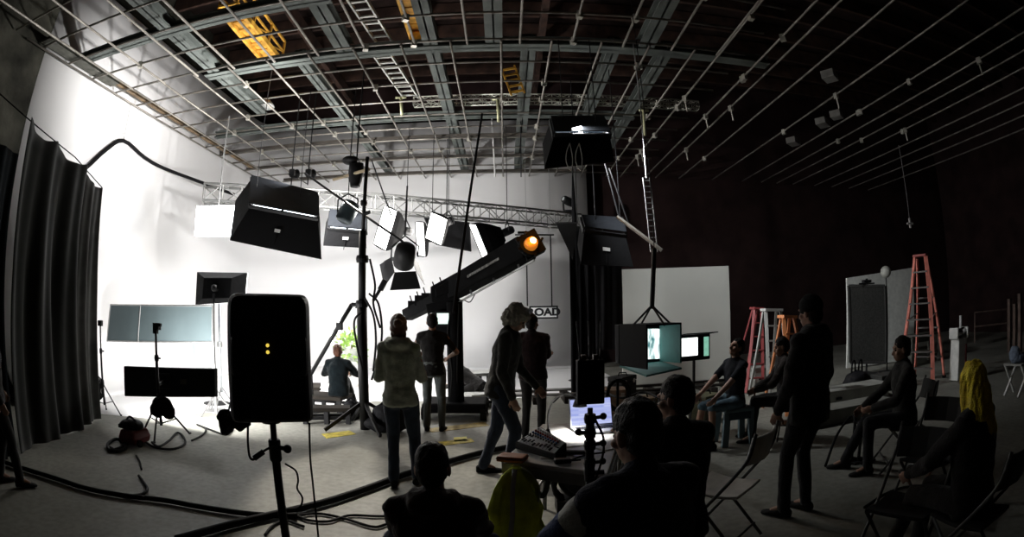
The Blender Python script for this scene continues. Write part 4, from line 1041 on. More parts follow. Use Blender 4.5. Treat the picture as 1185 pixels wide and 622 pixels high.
# stand
bp_ = BL.lerp(BR, .52) + fy*.17; gp = Vector((bp_.x, bp_.y, 0))
t = thing('speaker_stand', 'black pole stand under the large loudspeaker in the left foreground', 'stand', gp)
MB().tube((gp.x, gp.y, .72), (gp.x, gp.y, bp_.z - .02), .0175, n=14).build('upper_tube', BLACK_METAL, t, smooth=True)
MB().tube((gp.x, gp.y, .12), (gp.x, gp.y, bp_.z - .16), .024, n=14).build('lower_tube', BLACK_METAL, t, smooth=True)
MB().lathe([(.030, -.06), (.034, -.05), (.034, .05), (.030, .06)], (gp.x, gp.y, bp_.z - .17), 14).build('collar', BLACK_PLASTIC, t)
MB().tube((gp.x, gp.y, bp_.z - .15), (gp.x + .07, gp.y - .02, bp_.z - .15), .012, n=8).sphere((gp.x + .085, gp.y - .02, bp_.z - .15), .024, 10, 8).build('knob', BLACK_PLASTIC, t, smooth=True)
for k in range(3):
    a_ = 1.2 + k*2.094; MB().tube((gp.x, gp.y, .27), (gp.x + .5*math.cos(a_), gp.y + .5*math.sin(a_), .015), .014, n=8).build('leg', BLACK_METAL, t)
# leads of the loudspeaker
def hang(label, pts, r, m=RUBBER, name='hanging_cable', k=6):
    o = MB().path([Vector(p) for p in pts], r, 6, k).build(name, m, smooth=True); return tag(o, label, 'cable')
s1 = AT(290, 493, 2.3)
hang('short plug lead drooping from the left underside of the big loudspeaker', [AT(287, 490, 2.32), AT(287, 515, 2.3), AT(290, 531, 2.28), AT(298, 530, 2.28), AT(306, 522, 2.32), AT(316, 517, 2.42)], .007)
o = MB().tube(AT(294, 531, 2.26), AT(305, 523, 2.29), .015, n=10).build('hanging_plug', BLACK_PLASTIC, smooth=True); tag(o, 'black plug on the drooping lead under the big loudspeaker', 'plug')
hang('long thin cable hanging straight down from the right of the big loudspeaker', [AT(358, 490, 2.35), AT(359, 530, 2.33), AT(362, 560, 2.32), AT(365, 590, 2.3), AT(368, 618, 2.28), AT(369, 640, 2.26)], .0055)
hang('thin cable curling beside the loudspeaker stand', [AT(330, 537, 2.5), AT(342, 545, 2.5), AT(345, 556, 2.5), AT(344, 566, 2.5), AT(350, 577, 2.5), AT(346, 588, 2.5), AT(332, 590, 2.5)], .0055)
# scrunched black cloth hanging under the loudspeaker corner
t = thing('hanging_cloth_bag', 'scrunched black cloth bag behind the lower left corner of the big loudspeaker', 'bag', AT(262, 485, 2.9))
c = AT(262, 486, 2.9); m_ = MB(); m_.sphere(c, (.06, .07, .07)); m_.sphere(c + Vector((.0,0,-.05)), (.05, .06, .05)); m_.sphere(c + Vector((.10,0,0)), (.09, .06, .06)); bake(m_, 'bag', BLACK_CLOTH, t, .010, 2, .014, 22)
MB().path([c, AT(266, 470, 2.75), AT(268, 460, 2.68)], .006, 6, 4).build('strap', BLACK_CLOTH, t)

# ---------------------------------------------------------------- tall stand in the middle left
g = G(423, 497); t = thing('tall_light_stand', 'tall black telescopic stand with clamps reaching up to the pipe grid', 'stand', g)
zt_ = lambda y: AT(424, y, g.y).z
MB().tube((g.x, g.y, .0), (g.x, g.y, zt_(350)), .075, n=14).build('base_column', BLACK_METAL, t, smooth=True)
MB().tube((g.x, g.y, zt_(352)), (g.x, g.y, zt_(268)), .055, n=14).build('middle_tube', BLACK_METAL, t, smooth=True)
MB().tube((g.x, g.y, zt_(270)), (g.x + .02, g.y, zt_(182)), .028, n=12).build('upper_tube', BLACK_METAL, t, smooth=True)
for y_ in (352, 300, 270, 235):
    MB().lathe([(.085, -.05), (.095, 0), (.085, .05)] if y_ > 290 else [(.045, -.04), (.055, 0), (.045, .04)], (g.x, g.y, zt_(y_)), 14).build('collar', BLACK_METAL, t)
m_ = MB(); m_.tube((g.x, g.y, zt_(248)), Vector((g.x+.1, g.y-.02, zt_(246))), .03, n=8); m_.build('knob', BLACK_METAL, t)
for k in range(4):
    a_ = .6 + k*PI/2; MB().bar((g.x, g.y, .42), (g.x + .62*math.cos(a_), g.y + .62*math.sin(a_), .03), .04, .05).build('leg', BLACK_METAL, t)
m_ = MB(); y0_ = g.y - .05
m_.path([AT(432, 348, y0_), AT(437, 340, y0_), AT(442, 331, y0_)], .025, 8); m_.box(AT(443, 330, y0_), (.07, .07, .16), Ry(.5)); m_.build('grip_clamp', BLACK_METAL, t)
for k, pts in enumerate((((422,345),(432,365),(435,395),(432,430)), ((427,340),(438,352),(442,385),(438,415),(430,440)), ((420,360),(410,372),(413,400),(420,430)), ((428,300),(434,330),(432,352),(440,380)))):
    hang(('black cable drooping down the front of the tall stand', 'black cable looped wide on the right of the tall stand', 'black cable looped on the left of the tall stand', 'thin cable hanging from the upper part of the tall stand')[k], [AT(p[0], p[1], g.y - .10 - .02*k) for p in pts], .016)
# boom pole leaning to the left of the stand
t = thing('boom_pole', 'black boom pole slanting up from behind the loudspeaker, bent at its top', 'pole', G(362, 455))
p0 = G(362, 470); p0 = Vector((p0.x, p0.y, .02)); e = AT(407, 353, 8.0); q = AT(362, 430, 8.6)
MB().tube(AT(360, 433, 8.4), e, .035, n=10).build('boom', BLACK_METAL, t, smooth=True)
MB().path([e, e + Vector((.09, 0, .0)), AT(413, 357, 8.0)], .035, 8).build('bent_head', BLACK_METAL, t)
m_ = MB(); c = AT(393, 378, 8.1); m_.box(c, (.1, .09, .12)); m_.build('clamp', BLACK_METAL, t, bevel=.01)
b0 = AT(360, 433, 8.4); MB().tube(b0, (b0.x, b0.y, .01), .03, n=8).build('post', BLACK_METAL, t); MB().lathe([(.3, 0), (.3, .02), (.04, .08)], (b0.x, b0.y, 0), 14).build('base', BLACK_METAL, t)
# heap of black bags round the tall stand
for k, (px, py, sx, sy, sz, lab) in enumerate(((454, 486, .30, .2, .24, 'black padded bag slumped at the right foot of the tall stand'), (408, 474, .17, .14, .16, 'small black bag at the left foot of the tall stand'))):
    g_ = G(px, py + (14 if k == 0 else 10)); t = thing('equipment_bag', lab, 'bag', g_)
    m_ = MB(); m_.sphere(g_ + Vector((0,0,sz*.9)), (sx, sy, sz)); m_.sphere(g_ + Vector((-.1*(k == 0),0,sz*.45)), (sx*1.1, sy*1.1, sz*.5))
    bake(m_, 'bag', mat('black padded nylon', (.014,.014,.016), .7, bump=.2), t, .018, 4, .02, 8)
    m_ = MB(); m_.path([g_ + Vector((-sx*.5, -sy*.3, sz*1.6)), g_ + Vector((0, -sy*.4, sz*2.1)), g_ + Vector((sx*.5, -sy*.3, sz*1.6))], .018, 6, 5); m_.build('handle', BLACK_CLOTH, t)
# ---------------------------------------------------------------- low platforms
DECK = mat('dark deck board', (.03,.026,.022), .85, spec=.1, var=.4, scale=3)
def platform(label, p, q, w, h, m=DECK, name='low_platform', side=(0,0,1)):
    p, q = Vector(p), Vector(q); t = thing(name, label, 'platform', (p+q)/2)
    P = Vector((0, 0, h)); MB().bar(p + P, q + P, w, .06).build('deck', m, t, bevel=.006)
    d = (q-p).normalized(); x, y = basis(q-p)
    for f in (.05, .5, .95):
        for s_ in (-1, 1):
            c = p.lerp(q, f) + x*(s_*w*.42); MB().box((c.x, c.y, (h-.03)/2), (.07, .07, h-.03)).build('leg', BLACK_METAL, t)
    m_ = MB()
    for s_ in (-1, 1): m_.bar(p + x*(s_*w*.42) + Vector((0,0,h*.4)), q + x*(s_*w*.42) + Vector((0,0,h*.4)), .04, .05)
    m_.bar(p + Vector((0,0,h*.4)) + d*.1 - x*w*.42, p + Vector((0,0,h*.4)) + d*.1 + x*w*.42, .05, .05)
    m_.build('rail', BLACK_METAL, t); return t
ga, gb = G(345, 470), G(418, 470)
platform('low dark platform behind the loudspeaker where the man in teal sits', (ga.x-.1, 8.62, 0), (gb.x-.1, 8.55, 0), .6, .24)
ga, gb = G(352, 489), G(406, 489)
platform('lower dark plank bench in front of the platform, left of the tall stand', (ga.x, ga.y, 0), (gb.x, gb.y, 0), .3, .22)
ga, gb = G(258, 472), G(345, 474)
platform('low pallet platform behind the large loudspeaker near the bright wall', (ga.x-.4, ga.y + 1.7, 0), (gb.x-.2, gb.y + 1.7, 0), .8, .18)
ga, gb = G(534, 474), G(566, 470)
platform('white topped low platform by the crane base', (ga.x, ga.y + .3, 0), (gb.x + .1, gb.y + .3, 0), .7, .22, mat('white deck board', (.55,.55,.53), .6))
platform('grey topped equipment cart beyond the white topped platform', (ga.x - .1, ga.y + 1.5, 0), (gb.x + .3, gb.y + 1.5, 0), .6, .46, mat('grey deck board', (.30,.30,.29), .6), 'equipment_cart')
# dolly rails running across to the right of the centre
ga, gb = G(640, 455), G(860, 455); ga.y = gb.y = 9.2
t = thing('dolly_track', 'pair of dark dolly rails on sleepers running behind the mixing table', 'track', (ga+gb)/2)
for dy in (0, .62): MB().tube((ga.x-1.2, ga.y + dy + .3, .16), (gb.x, ga.y + dy + .3, .16), .03, n=8).build('rail', mat('dark rail steel', (.09,.085,.08), .4, .7), t, smooth=True)
for k in range(9):
    x_ = ga.x - 1.0 + k*(gb.x-ga.x+1)/8; MB().box((x_, ga.y + .61, .07), (.14, .95, .13)).build('sleeper', DECK, t)

# ---------------------------------------------------------------- camera crane
CR = mat('black crane paint', (.006,.006,.0065), .85, spec=.08)
g = G(527, 484); t = thing('camera_crane', 'black camera crane with a long arm rising right to a glowing amber lamp', 'crane', g)
Yc = g.y
A0, A1 = AT(531, 331, Yc), AT(609, 287, Yc - .9)
d = (A1-A0); x_, y_ = basis(d)
m_ = MB(); m_.rings([[e + x_*(a*w/2) + y_*(b*h/2) for a, b in ((-1,-1),(1,-1),(1,1),(-1,1))] for e, w, h in ((A0 - d*.12, .26, .30), (A0, .28, .32), (A1, .30, .33), (A1 + d*.03, .26, .28))]); m_.build('arm', CR, t, bevel=.015)
m_ = MB(); m_.bar(A0 - x_*.15 + d*.25 - y_*.02, A0 - x_*.15 + d*.72 - y_*.02, .012, .035); m_.bar(A0 + x_*.15 + d*.25, A0 + x_*.15 + d*.72, .012, .035); m_.build('side_strip', mat('worn pale lettering strip', (.22,.22,.21), .6, var=.8, scale=30), t)
m_ = MB(); m_.tube(A0 - y_*.25 - d*.1, A1 - y_*.22 + d*.05, .018, n=8)
for f in (.15, .5, .85): m_.tube(A0 + d*f - y_*.24, A0 + d*f - y_*.14, .016, n=6)
m_.build('under_tube', STEEL, t)
m_ = MB(); m_.path([A0 - y_*.25 + d*.02, A0 - y_*.33 + d*.1, A0 - y_*.25 + d*.2], .008, 6, 4); m_.build('cable_loop', RUBBER, t)
tail = AT(471, 365, Yc + 1.1)
m_ = MB(); m_.bar(A0 - d*.1 - y_*.05, tail, .20, .20); m_.build('tail_arm', CR, t, bevel=.01)
m_ = MB()
for f, hgt in ((.2, .10), (.35, .14), (.55, .12), (.7, .18), (.86, .13)): 
    c = (A0 - d*.1).lerp(tail, f) + Vector((0,0,.13)); m_.box(c, (.14, .2, hgt)); m_.tube(c, c + Vector((-.05, 0, .16)), .012, n=6)
m_.build('tail_fittings', CR, t)
q = [AT(498, 332, Yc), AT(529, 315, Yc), AT(530, 352, Yc), AT(499, 350, Yc)]
m_ = MB(); m_.prism(q, (0, .35, 0)); m_.prism([AT(503, 334, Yc-.04), AT(522, 322, Yc-.04), AT(524, 338, Yc-.04), AT(504, 345, Yc-.04)], (0, .04, 0)); m_.build('counterweight_box', CR, t, bevel=.02)
q = [AT(492, 352, Yc), AT(532, 346, Yc), AT(531, 390, Yc), AT(500, 388, Yc)]
m_ = MB(); m_.prism(q, (0, .3, 0)); m_.build('pivot_head', CR, t, bevel=.02)
m_ = MB(); m_.box(AT(513, 369, Yc - .06), (.26, .05, .24)); m_.build('monitor_case', BLACK_PLASTIC, t, bevel=.01)
m_ = MB(); m_.box(AT(513, 369, Yc - .09), (.20, .012, .17)); m_.build('monitor_screen', screen_mat('pale green screen', (.75,.95,.85), (.3,.5,.42), (6,6,6), 1.3, .35), t)
m_ = MB(); m_.tube((g.x + .02, g.y, .25), (g.x + .02, g.y, AT(527, 350, Yc).z), .13, n=18); m_.build('column', CR, t, smooth=True)
m_ = MB(); m_.box((g.x, g.y + .1, .2), (1.0, .75, .16)); m_.build('base', CR, t, bevel=.03)
for sx in (-1, 1):
    for sy in (-1, 1): MB().tube((g.x + sx*.46 - .05*sx, g.y + .1 + sy*.3, .11), (g.x + sx*.46 + .05*sx, g.y + .1 + sy*.3, .11), .11, n=16).build('wheel', RUBBER, t)
for s_ in (-1, 1): 
    m_ = MB(); m_.path([AT(527 + 4*s_, 352, Yc-.1), AT(524 + 6*s_, 390, Yc - .12), AT(526 + 3*s_, 430, Yc - .12), AT(525 + 4*s_, 460, Yc - .1)], .014, 6, 5); m_.build('column_cable', RUBBER, t)
m_ = MB(); m_.tube(A1 + Vector((-.12, 0, .22)), A1 + Vector((.05, 0, .22)), .02, n=8); m_.box(A1 + d.normalized()*.08, (.30, .34, .34), Ry(-.5)); m_.build('arm_head', CR, t, bevel=.02)
bc_ = AT(614, 283, Yc - 1.15)
AMB = mat('amber lamp glass', (.6,.25,.03), .3, emit=(1,.30,.03), estr=.38, var=.6, scale=14)
m_ = MB(); m_.lathe([(.02, .10), (.075, .09), (.095, .03), (.095, -.09), (.08, -.12)], bc_, 18, (.35, -.85, .4)); lampb = m_.build('amber_lamp', AMB, t, smooth=True)
m_ = MB(); m_.sphere(bc_ + Vector((.03, -.08, .04)), .045, 14, 10); m_.build('hot_bulb', mat('bright amber bulb', (.9,.7,.3), .3, emit=(1,.72,.28), estr=9), lampb)
m_ = MB()
m_.lathe([(.15, -.10), (.16, -.06), (.15, -.02)], bc_, 16, (.35, -.85, .4))
for k in range(4): 
    a_ = k*PI/2 + .4; m_.path([bc_ + Vector((.16*math.cos(a_), .1, .16*math.sin(a_))), bc_ + Vector((.17*math.cos(a_), -.1, .17*math.sin(a_)))], .018, 6)
m_.build('lamp_guard', CR, lampb)

# odd pale tube light behind the man in teal, and a plant
c = AT(388, 368, 12.0); t = thing('tube_light', 'tall thin glowing frame behind the man in teal, against the white wall', 'light', G(388, 440))
zb0, zt0 = AT(388, 402, 12).z, AT(388, 333, 12).z
for dx in (-.10, .10): MB().tube((c.x + dx, 12, zb0), (c.x + dx, 12, zt0), .03, n=8).build('tube', EM_WHITE, t, smooth=True)
MB().tube((c.x - .10, 12, zt0), (c.x + .10, 12, zt0), .03, n=8).build('tube', EM_WHITE, t, smooth=True)
MB().tube((c.x, 12, zb0), (c.x, 12, .02), .02, n=8).build('pole', STEEL, t); MB().lathe([(.25, .0), (.25, .03), (.03, .05)], (c.x, 12, 0), 14).build('base', STEEL, t)
c = AT(407, 400, 11.2); gpl = G(407, 450)
t = thing('potted_plant', 'bright green leafy plant on a stool in front of the white wall', 'plant', Vector((c.x, c.y, 0)))
m_ = MB(); rp_ = random.Random(5)
for k in range(170):
    v = Vector((rp_.gauss(0, 1), rp_.gauss(0, 1), rp_.gauss(0, 1))).normalized()*rp_.uniform(.12, .34); p = c + Vector((v.x, v.y, v.z*1.15))
    dd = (v + Vector((rp_.gauss(0,.2), rp_.gauss(0,.2), .1))).normalized()*rp_.uniform(.10, .18); sd = dd.cross(Vector((rp_.gauss(0,1), rp_.gauss(0,1), rp_.gauss(0,1)))).normalized()*.04
    m_.add([p, p + dd*.5 + sd, p + dd, p + dd*.5 - sd], [(0,1,2,3)])
m_.build('foliage', mat('fresh green leaf', (.30,.48,.10), .5, var=.4, scale=6), t)
m_ = MB(); m_.lathe([(.12, .62), (.17, .92), (.15, .92), (.13, .88)], (c.x, c.y, 0), 16); m_.build('pot', WHITE_PLASTIC, t)
m_ = MB(); m_.tube((c.x, c.y, .88), (c.x, c.y, c.z), .02, n=6); m_.build('stem', mat('stem', (.2,.15,.08), .8), t)
m_ = MB(); m_.lathe([(.2, .57), (.2, .62)], (c.x, c.y, 0), 16)
for k in range(3): a_ = k*2.094; m_.tube((c.x + .14*math.cos(a_), c.y + .14*math.sin(a_), .58), (c.x + .2*math.cos(a_), c.y + .2*math.sin(a_), 0), .018, n=6)
m_.build('stool', WHITE_PAINT, t)
# ================================================================ TABLE AND FOREGROUND GEAR
TH = .75
t = thing('mixing_table', 'white topped folding table with the mixer and laptop on it', 'table', (.42, 3.5, 0))
c00, c10, c11, c01 = G(583, 531, TH), G(703, 548, TH), G(722, 489, TH), G(628, 491, TH)
m_ = MB(); m_.prism([c00, c10, c11, c01], (0, 0, -.035)); m_.build('table_top', mat('white laminate', (.62,.62,.60), .5), t, bevel=.006)
m_ = MB()
for p, q in ((c00, c10), (c10, c11), (c11, c01), (c01, c00)): m_.bar(p - Vector((0,0,.06)), q - Vector((0,0,.06)), .03, .07)
m_.build('apron', mat('grey table edge', (.2,.2,.19), .6), t)
ctr_ = (c00+c10+c11+c01)/4
for p in (c00, c10, c11, c01):
    q = p.lerp(ctr_, .08); MB().tube((q.x, q.y, TH-.09), (q.x, q.y, 0), .018, n=10).build('leg', mat('grey table leg', (.16,.16,.15), .5, .4), t, smooth=True)
MB().tube(c00.lerp(ctr_, .1) - Vector((0,0,.45)), c01.lerp(ctr_, .1) - Vector((0,0,.45)), .012, n=8).build('stretcher', STEEL, t); m_ = MB(); m_.tube(c10.lerp(ctr_, .1) - Vector((0,0,.45)), c11.lerp(ctr_, .1) - Vector((0,0,.45)), .012, n=8); m_.build('stretcher', STEEL, t)
# mixing console
t = thing('mixing_console', 'black and white mixing console angled at the left end of the table', 'mixer', (.25, 3.35, TH))
a, b2, c2, d_ = G(596, 512, TH+.05), G(643, 527, TH+.04), G(656, 513, TH+.10), G(626, 494, TH+.13)
m_ = MB(); lo_ = [Vector((p.x, p.y, TH+.003)) for p in (a, b2, c2, d_)]
m_.rings([lo_, [a, b2, c2, d_]]); m_.build('case', mat('mixer case', (.012,.012,.013), .5), t, bevel=.006)
nrm = (b2-a).cross(d_-a).normalized(); nrm = -nrm if nrm.z < 0 else nrm
def onp(u, v, h): return a.lerp(b2, u).lerp(d_.lerp(c2, u), v) + nrm*h
m_ = MB(); quad_slab(m_, onp(.04,.05,.001), onp(.96,.05,.001), onp(.96,.95,.001), onp(.04,.95,.001), .004, nrm); m_.build('face_panel', mat('pale mixer face', (.50,.53,.55), .45), t)
for r in range(4):
    for k in range(10):
        q = onp(.09 + .082*k, .50 + .11*r, .006); MB().tube(q, q + nrm*.014, .0075, .006, n=8).build('knob', mat(('grey knob','blue knob','red knob','white knob')[r], ((.1,.1,.1),(.06,.15,.35),(.4,.05,.05),(.6,.6,.6))[r], .4), t)
for k in range(10):
    q = onp(.09 + .082*k, .12 + .2*rr.random(), .007); ax_ = (d_-a).normalized()
    m_ = MB(); m_.bar(q - ax_*.013, q + ax_*.013, .012, .014, nrm); m_.build('fader_cap', BLACK_PLASTIC, t)
m_ = MB()
for k in range(10): m_.bar(onp(.09+.082*k, .08, .006), onp(.09+.082*k, .42, .006), .004, .002, nrm)
m_.bar(onp(.05,.45,.006), onp(.95,.45,.006), .01, .002, nrm)
m_.build('fader_slot', BLACK_PLASTIC, t)
# orange box at the corner
q = G(593, 528, TH+.03)
t = thing('orange_case', 'flat orange case at the left corner of the mixing table', 'case', (q.x, q.y, TH))
m_ = MB(); m_.box((q.x, q.y, TH+.018), (.17, .12, .035), Rz(-.35)); m_.build('shell', mat('orange plastic', (.48,.13,.03), .5), t, bevel=.008)
m_ = MB(); m_.box((q.x, q.y, TH+.022), (.174, .124, .004), Rz(-.35)); m_.build('seam_band', BLACK_PLASTIC, t)
# laptop
pL, pR = G(660, 495, TH+.02), G(709, 491, TH+.02)
e1 = (pR-pL).normalized(); e2 = Vector((-e1.y, e1.x, 0)); wl = (pR-pL).length
t = thing('laptop', 'open laptop glowing blue at the back of the mixing table', 'laptop', (pL+pR)/2)
m_ = MB(); oriented_box(m_, (pL+pR)/2 - e2*.115 + Vector((0,0,-.006)), e1, e2, zz, wl, .23, .018); dk = m_.build('deck', mat('silver laptop', (.45,.46,.48), .4, .5), t, bevel=.004)
m_ = MB()
for r in range(4):
    for k in range(12): oriented_box(m_, (pL+pR)/2 - e2*(.05+.025*r) + e1*((k-5.5)*wl*.072) + zz*.0045, e1, e2, zz, wl*.06, .019, .004)
m_.build('keyboard', BLACK_PLASTIC, dk)
lv = (zz*.97 + e2*.25).normalized(); ln = lv.cross(e1).normalized(); ln = -ln if ln.y > 0 else ln; hl = .225
m_ = MB(); oriented_box(m_, (pL+pR)/2 + lv*(hl/2), e1, ln, lv, wl, .012, hl); ld = m_.build('lid', mat('silver laptop', (.45,.46,.48)), t, bevel=.004)
m_ = MB(); oriented_box(m_, (pL+pR)/2 + lv*(hl/2) + ln*.0085, e1, ln, lv, wl*.95, .004, hl*.9); m_.build('screen', screen_mat('blue violet screen', (.60,.66,.97), (.33,.40,.85), (4.2,1,4.6), .9, ui=True), ld)
# papers, small dark gadget and leads on the table
for k, (px, py, w_, h_, a_, lab) in enumerate(((672, 512, .26, .2, .2, 'white paper sheet in front of the laptop'), (645, 528, .20, .15, -.3, 'white paper sheet at the front edge of the table under the black gadget'), (705, 515, .24, .2, .5, 'white paper sheet right of the box stand, at the table end'))):
    q = G(px, py, TH+.004); m_ = MB(); m_.box((q.x, q.y, TH+.004 + .001*k), (w_, h_, .002), Rz(a_)); o = m_.build('paper_sheet', mat('bright paper', (.82,.82,.80), .7)); tag(o, lab, 'paper')
q = G(651, 534, TH+.02); t = thing('handheld_radio', 'small black gadget lying on paper at the front of the mixing table', 'radio', (q.x, q.y, TH))
m_ = MB(); m_.box((q.x, q.y, TH+.022), (.10, .055, .03), Rz(.1)); m_.build('body', BLACK_PLASTIC, t, bevel=.008)
m_ = MB(); m_.tube((q.x+.05, q.y, TH+.02), (q.x+.11, q.y+.01, TH+.02), .006, n=8); m_.build('antenna', RUBBER, t)
q = G(667, 524, TH+.02); o = MB().box((q.x, q.y, TH+.02), (.15, .045, .025), Rz(-.25)).build('pencil_case', mat('grey cloth case', (.07,.075,.06), .8), bevel=.01); tag(o, 'grey green slim case lying in the middle of the mixing table', 'case')
gb0 = G(634, 497, TH+.10); ghd = AT(671, 466, 3.75)
t = thing('gooseneck_lamp', 'white gooseneck lamp arching from the mixer over the papers, its head behind the black box', 'lamp', (gb0.x, gb0.y, TH))
MB().path([gb0, AT(634, 481, 3.85), AT(640, 464, 3.85), AT(652, 457, 3.82), AT(664, 458, 3.78), ghd], .0075, 8, 6).build('neck', mat('grey white lead', (.5,.5,.5), .5), t, smooth=True)
MB().lathe([(.012, .05), (.035, .03), (.055, -.03)], ghd, 14).build('lamp_head', BLACK_METAL, t, smooth=True)
MB().sphere(ghd + Vector((0,0,-.012)), .02, 10, 8).build('bulb', mat('lit bulb', (.9,.9,.9), .4, emit=(1,.97,.92), estr=20), t)
MB().lathe([(.03, -.10), (.03, -.06), (.012, .0)], gb0, 12).build('base', BLACK_METAL, t)
LAMP_DESK = ghd
hang('thin black lead across the papers on the mixing table', [G(655, 536, TH+.012), G(668, 530, TH+.012), G(684, 526, TH+.012), G(700, 524, TH+.012)], .006)
for k, (xa, xb, lab) in enumerate(((612, 640, 'black cable bundle sagging under the left part of the table'), (640, 690, 'black cable bundle sagging under the right part of the table'))):
    p, q = G(xa, 535, TH-.12), G(xb, 540, TH-.12); hang(lab, [p + Vector((0,.1,0)), p.lerp(q, .3) + Vector((0,.1,-.22)), p.lerp(q, .7) + Vector((0,.12,-.26)), q + Vector((0,.1,0))], .022)
q = G(664, 590); t = thing('cable_reel', 'dark coil of cable under the mixing table', 'cable', q)
m_ = MB()
for k in range(4): m_.path([q + Vector((.17*math.cos(i*PI/8), .04*k - .05, .24 + .17*math.sin(i*PI/8))) for i in range(17)], .022, 6)
m_.build('coil', RUBBER, t); m_ = MB(); m_.lathe([(.10,-.1),(.10,.14)], q + Vector((0,0,.24)), 16, (0,1,0)); m_.box(q + Vector((0,0,.06)), (.3,.22,.11)); m_.build('hub', BLACK_PLASTIC, t)
# hi-vis vest hung on the table leg
q = G(597, 545, TH-.03); t = thing('hanging_vest', 'bright yellow green safety vest hung on the left corner of the mixing table', 'vest', q)
rows = []
for zf, w_, d__ in ((.02, .03, .03), (-.03, .075, .055), (-.12, .12, .075), (-.26, .15, .085), (-.38, .16, .085), (-.47, .13, .07)):
    rows.append([q + Vector((w_*math.cos(2*PI*i/28)*(1 + .22*math.sin(i*1.9 + zf*9) + .1*math.sin(i*3.1+zf*23)), -.0 + d__*math.sin(2*PI*i/28)*(1 + .2*math.sin(i*2.7)), zf + .02*math.sin(i*2.1)*(1 if zf < -.4 else 0))) for i in range(28)])
m_ = MB(); m_.rings(rows); m_.build('cloth', mat('hi vis yellow green', (.66,.82,.04), .7, var=.35, scale=9, bump=.4, bscale=20), t, smooth=True)
m_ = MB()
for k in (0, 9): m_.path([r_[(20+k) % 28] + Vector((0, -.012, 0)) for r_ in rows], .016, 6, 3, flat=.3)
m_.build('reflective_band', mat('silver band', (.4,.42,.36), .4), t)
# ---------------------------------------------------------------- box on the foreground stand
cb = AT(683, 442, 2.35); gb_ = Vector((cb.x, 2.35, 0))
t = thing('box_stand', 'slim black stand with clamp knobs holding the small black box in the foreground', 'stand', gb_)
zc_ = cb.z - .115
tripod(t, gb_, zc_ - .01, .42, .013, .5, 3, 1.4)
MB().tube((gb_.x, gb_.y, .9), (gb_.x, gb_.y, zc_ - .06), .021, n=12).build('sleeve', BLACK_METAL, t, smooth=True)
for k, (zz_, s_) in enumerate(((zc_-.06, 1), (zc_-.13, -1), (zc_-.19, 1), (zc_-.28, 1))):
    m_ = MB(); m_.lathe([(.026, -.022), (.03, 0), (.026, .022)], (gb_.x, gb_.y, zz_), 12); m_.tube((gb_.x, gb_.y, zz_), (gb_.x + .05*s_, gb_.y - .02, zz_ + .01), .009, n=8); m_.sphere((gb_.x + .058*s_, gb_.y - .022, zz_ + .012), .017, 10, 8); m_.build('clamp', BLACK_METAL, t)
m_ = MB(); m_.path([(gb_.x + .02, gb_.y-.02, zc_-.06), (gb_.x+.06, gb_.y-.03, zc_-.16), (gb_.x+.05, gb_.y-.02, zc_-.28), (gb_.x+.01, gb_.y-.02, zc_-.4)], .006, 6, 5); m_.build('lead', RUBBER, t)
t = thing('wireless_box', 'small black box with three thin upright antennas on the foreground stand', 'radio', cb + Vector((0,0,-.103)))
m_ = MB(); m_.box(cb, (.126, .06, .206)); m_.build('body', mat('matt black box', (.008,.008,.009), .7), t, bevel=.006)
for dx, lean_ in ((-.04, -.014), (-.002, -.004), (.04, .004)):
    m_ = MB(); q = cb + Vector((dx*1.18, 0, .10)); m_.tube(q, q + Vector((0,0,.02)), .006, n=8); m_.tube(q + Vector((0,0,.015)), q + Vector((lean_, 0, .18)), .004, n=8); m_.build('antenna', mat('worn grey antenna', (.09,.085,.08), .5), t)
for dx in (-.035, .012):
    m_ = MB(); q = cb + Vector((dx*1.18, 0, .102)); m_.box(q + Vector((.01,0,.012)), (.022, .03, .024)); m_.build('connector', mat('brown connector', (.10,.05,.03), .5), t, bevel=.003)

# ================================================================ RIGHT SIDE
# tall white board
g1_, g2_ = G(719, 447), G(843, 440)
Yw = 11.0
t = thing('white_board', 'tall white board standing behind the monitors in front of the dark wall', 'board', (3.8, Yw, 0))
a, b2 = AT(719, 312, Yw), AT(843, 308, Yw)
m_ = MB(); m_.prism([(a.x, Yw, .03), (b2.x, Yw, .03), (b2.x, Yw, b2.z), (a.x, Yw, a.z)], (0, .05, 0)); m_.build('sheet', mat('white board sheet', (.68,.68,.63), .8, var=.05, scale=.8), t)
for x__ in (a.x+.3, b2.x-.3): 
    m_ = MB(); m_.tube((x__, Yw+.08, 1.7), (x__, Yw+.75, .02), .025, n=8); m_.bar((x__, Yw+.0, .03), (x__, Yw+.8, .03), .06, .05); m_.build('rear_prop', BLACK_METAL, t)
# dark mesh panel on its stand, pale board and globe behind
Xp = 7.6
a, b2, c2, d_ = AX(982, 331, Xp), AX(1024, 331, Xp+.75), AX(1025, 420, Xp+.75), AX(984, 420, Xp)
t = thing('dark_panel', 'tall dark grey panel clipped on a stand, in front of the pale board', 'panel', Vector((Xp+.3, (a.y+b2.y)/2, 0)))
m_ = MB(); quad_slab(m_, a, b2, c2, d_, .05); m_.build('panel_face', mat('dark grey mesh', (.030,.030,.028), .85, var=.3, scale=30), t)
m_ = MB(); 
for p, q in ((a, b2), (b2, c2), (c2, d_), (d_, a)): m_.bar(p, q, .05, .06)
m_.build('frame', mat('panel frame grey', (.035,.035,.033), .7), t)
tp = (a+b2)/2; m_ = MB(); m_.box(tp + Vector((0,0,.10)), (.24, .1, .06)); m_.tube(tp, tp + Vector((0,0,.16)), .03, n=8); m_.tube(tp + Vector((-.25,0,.05)), tp + Vector((.25,0,.05)), .02, n=6); m_.build('clip', BLACK_METAL, t)
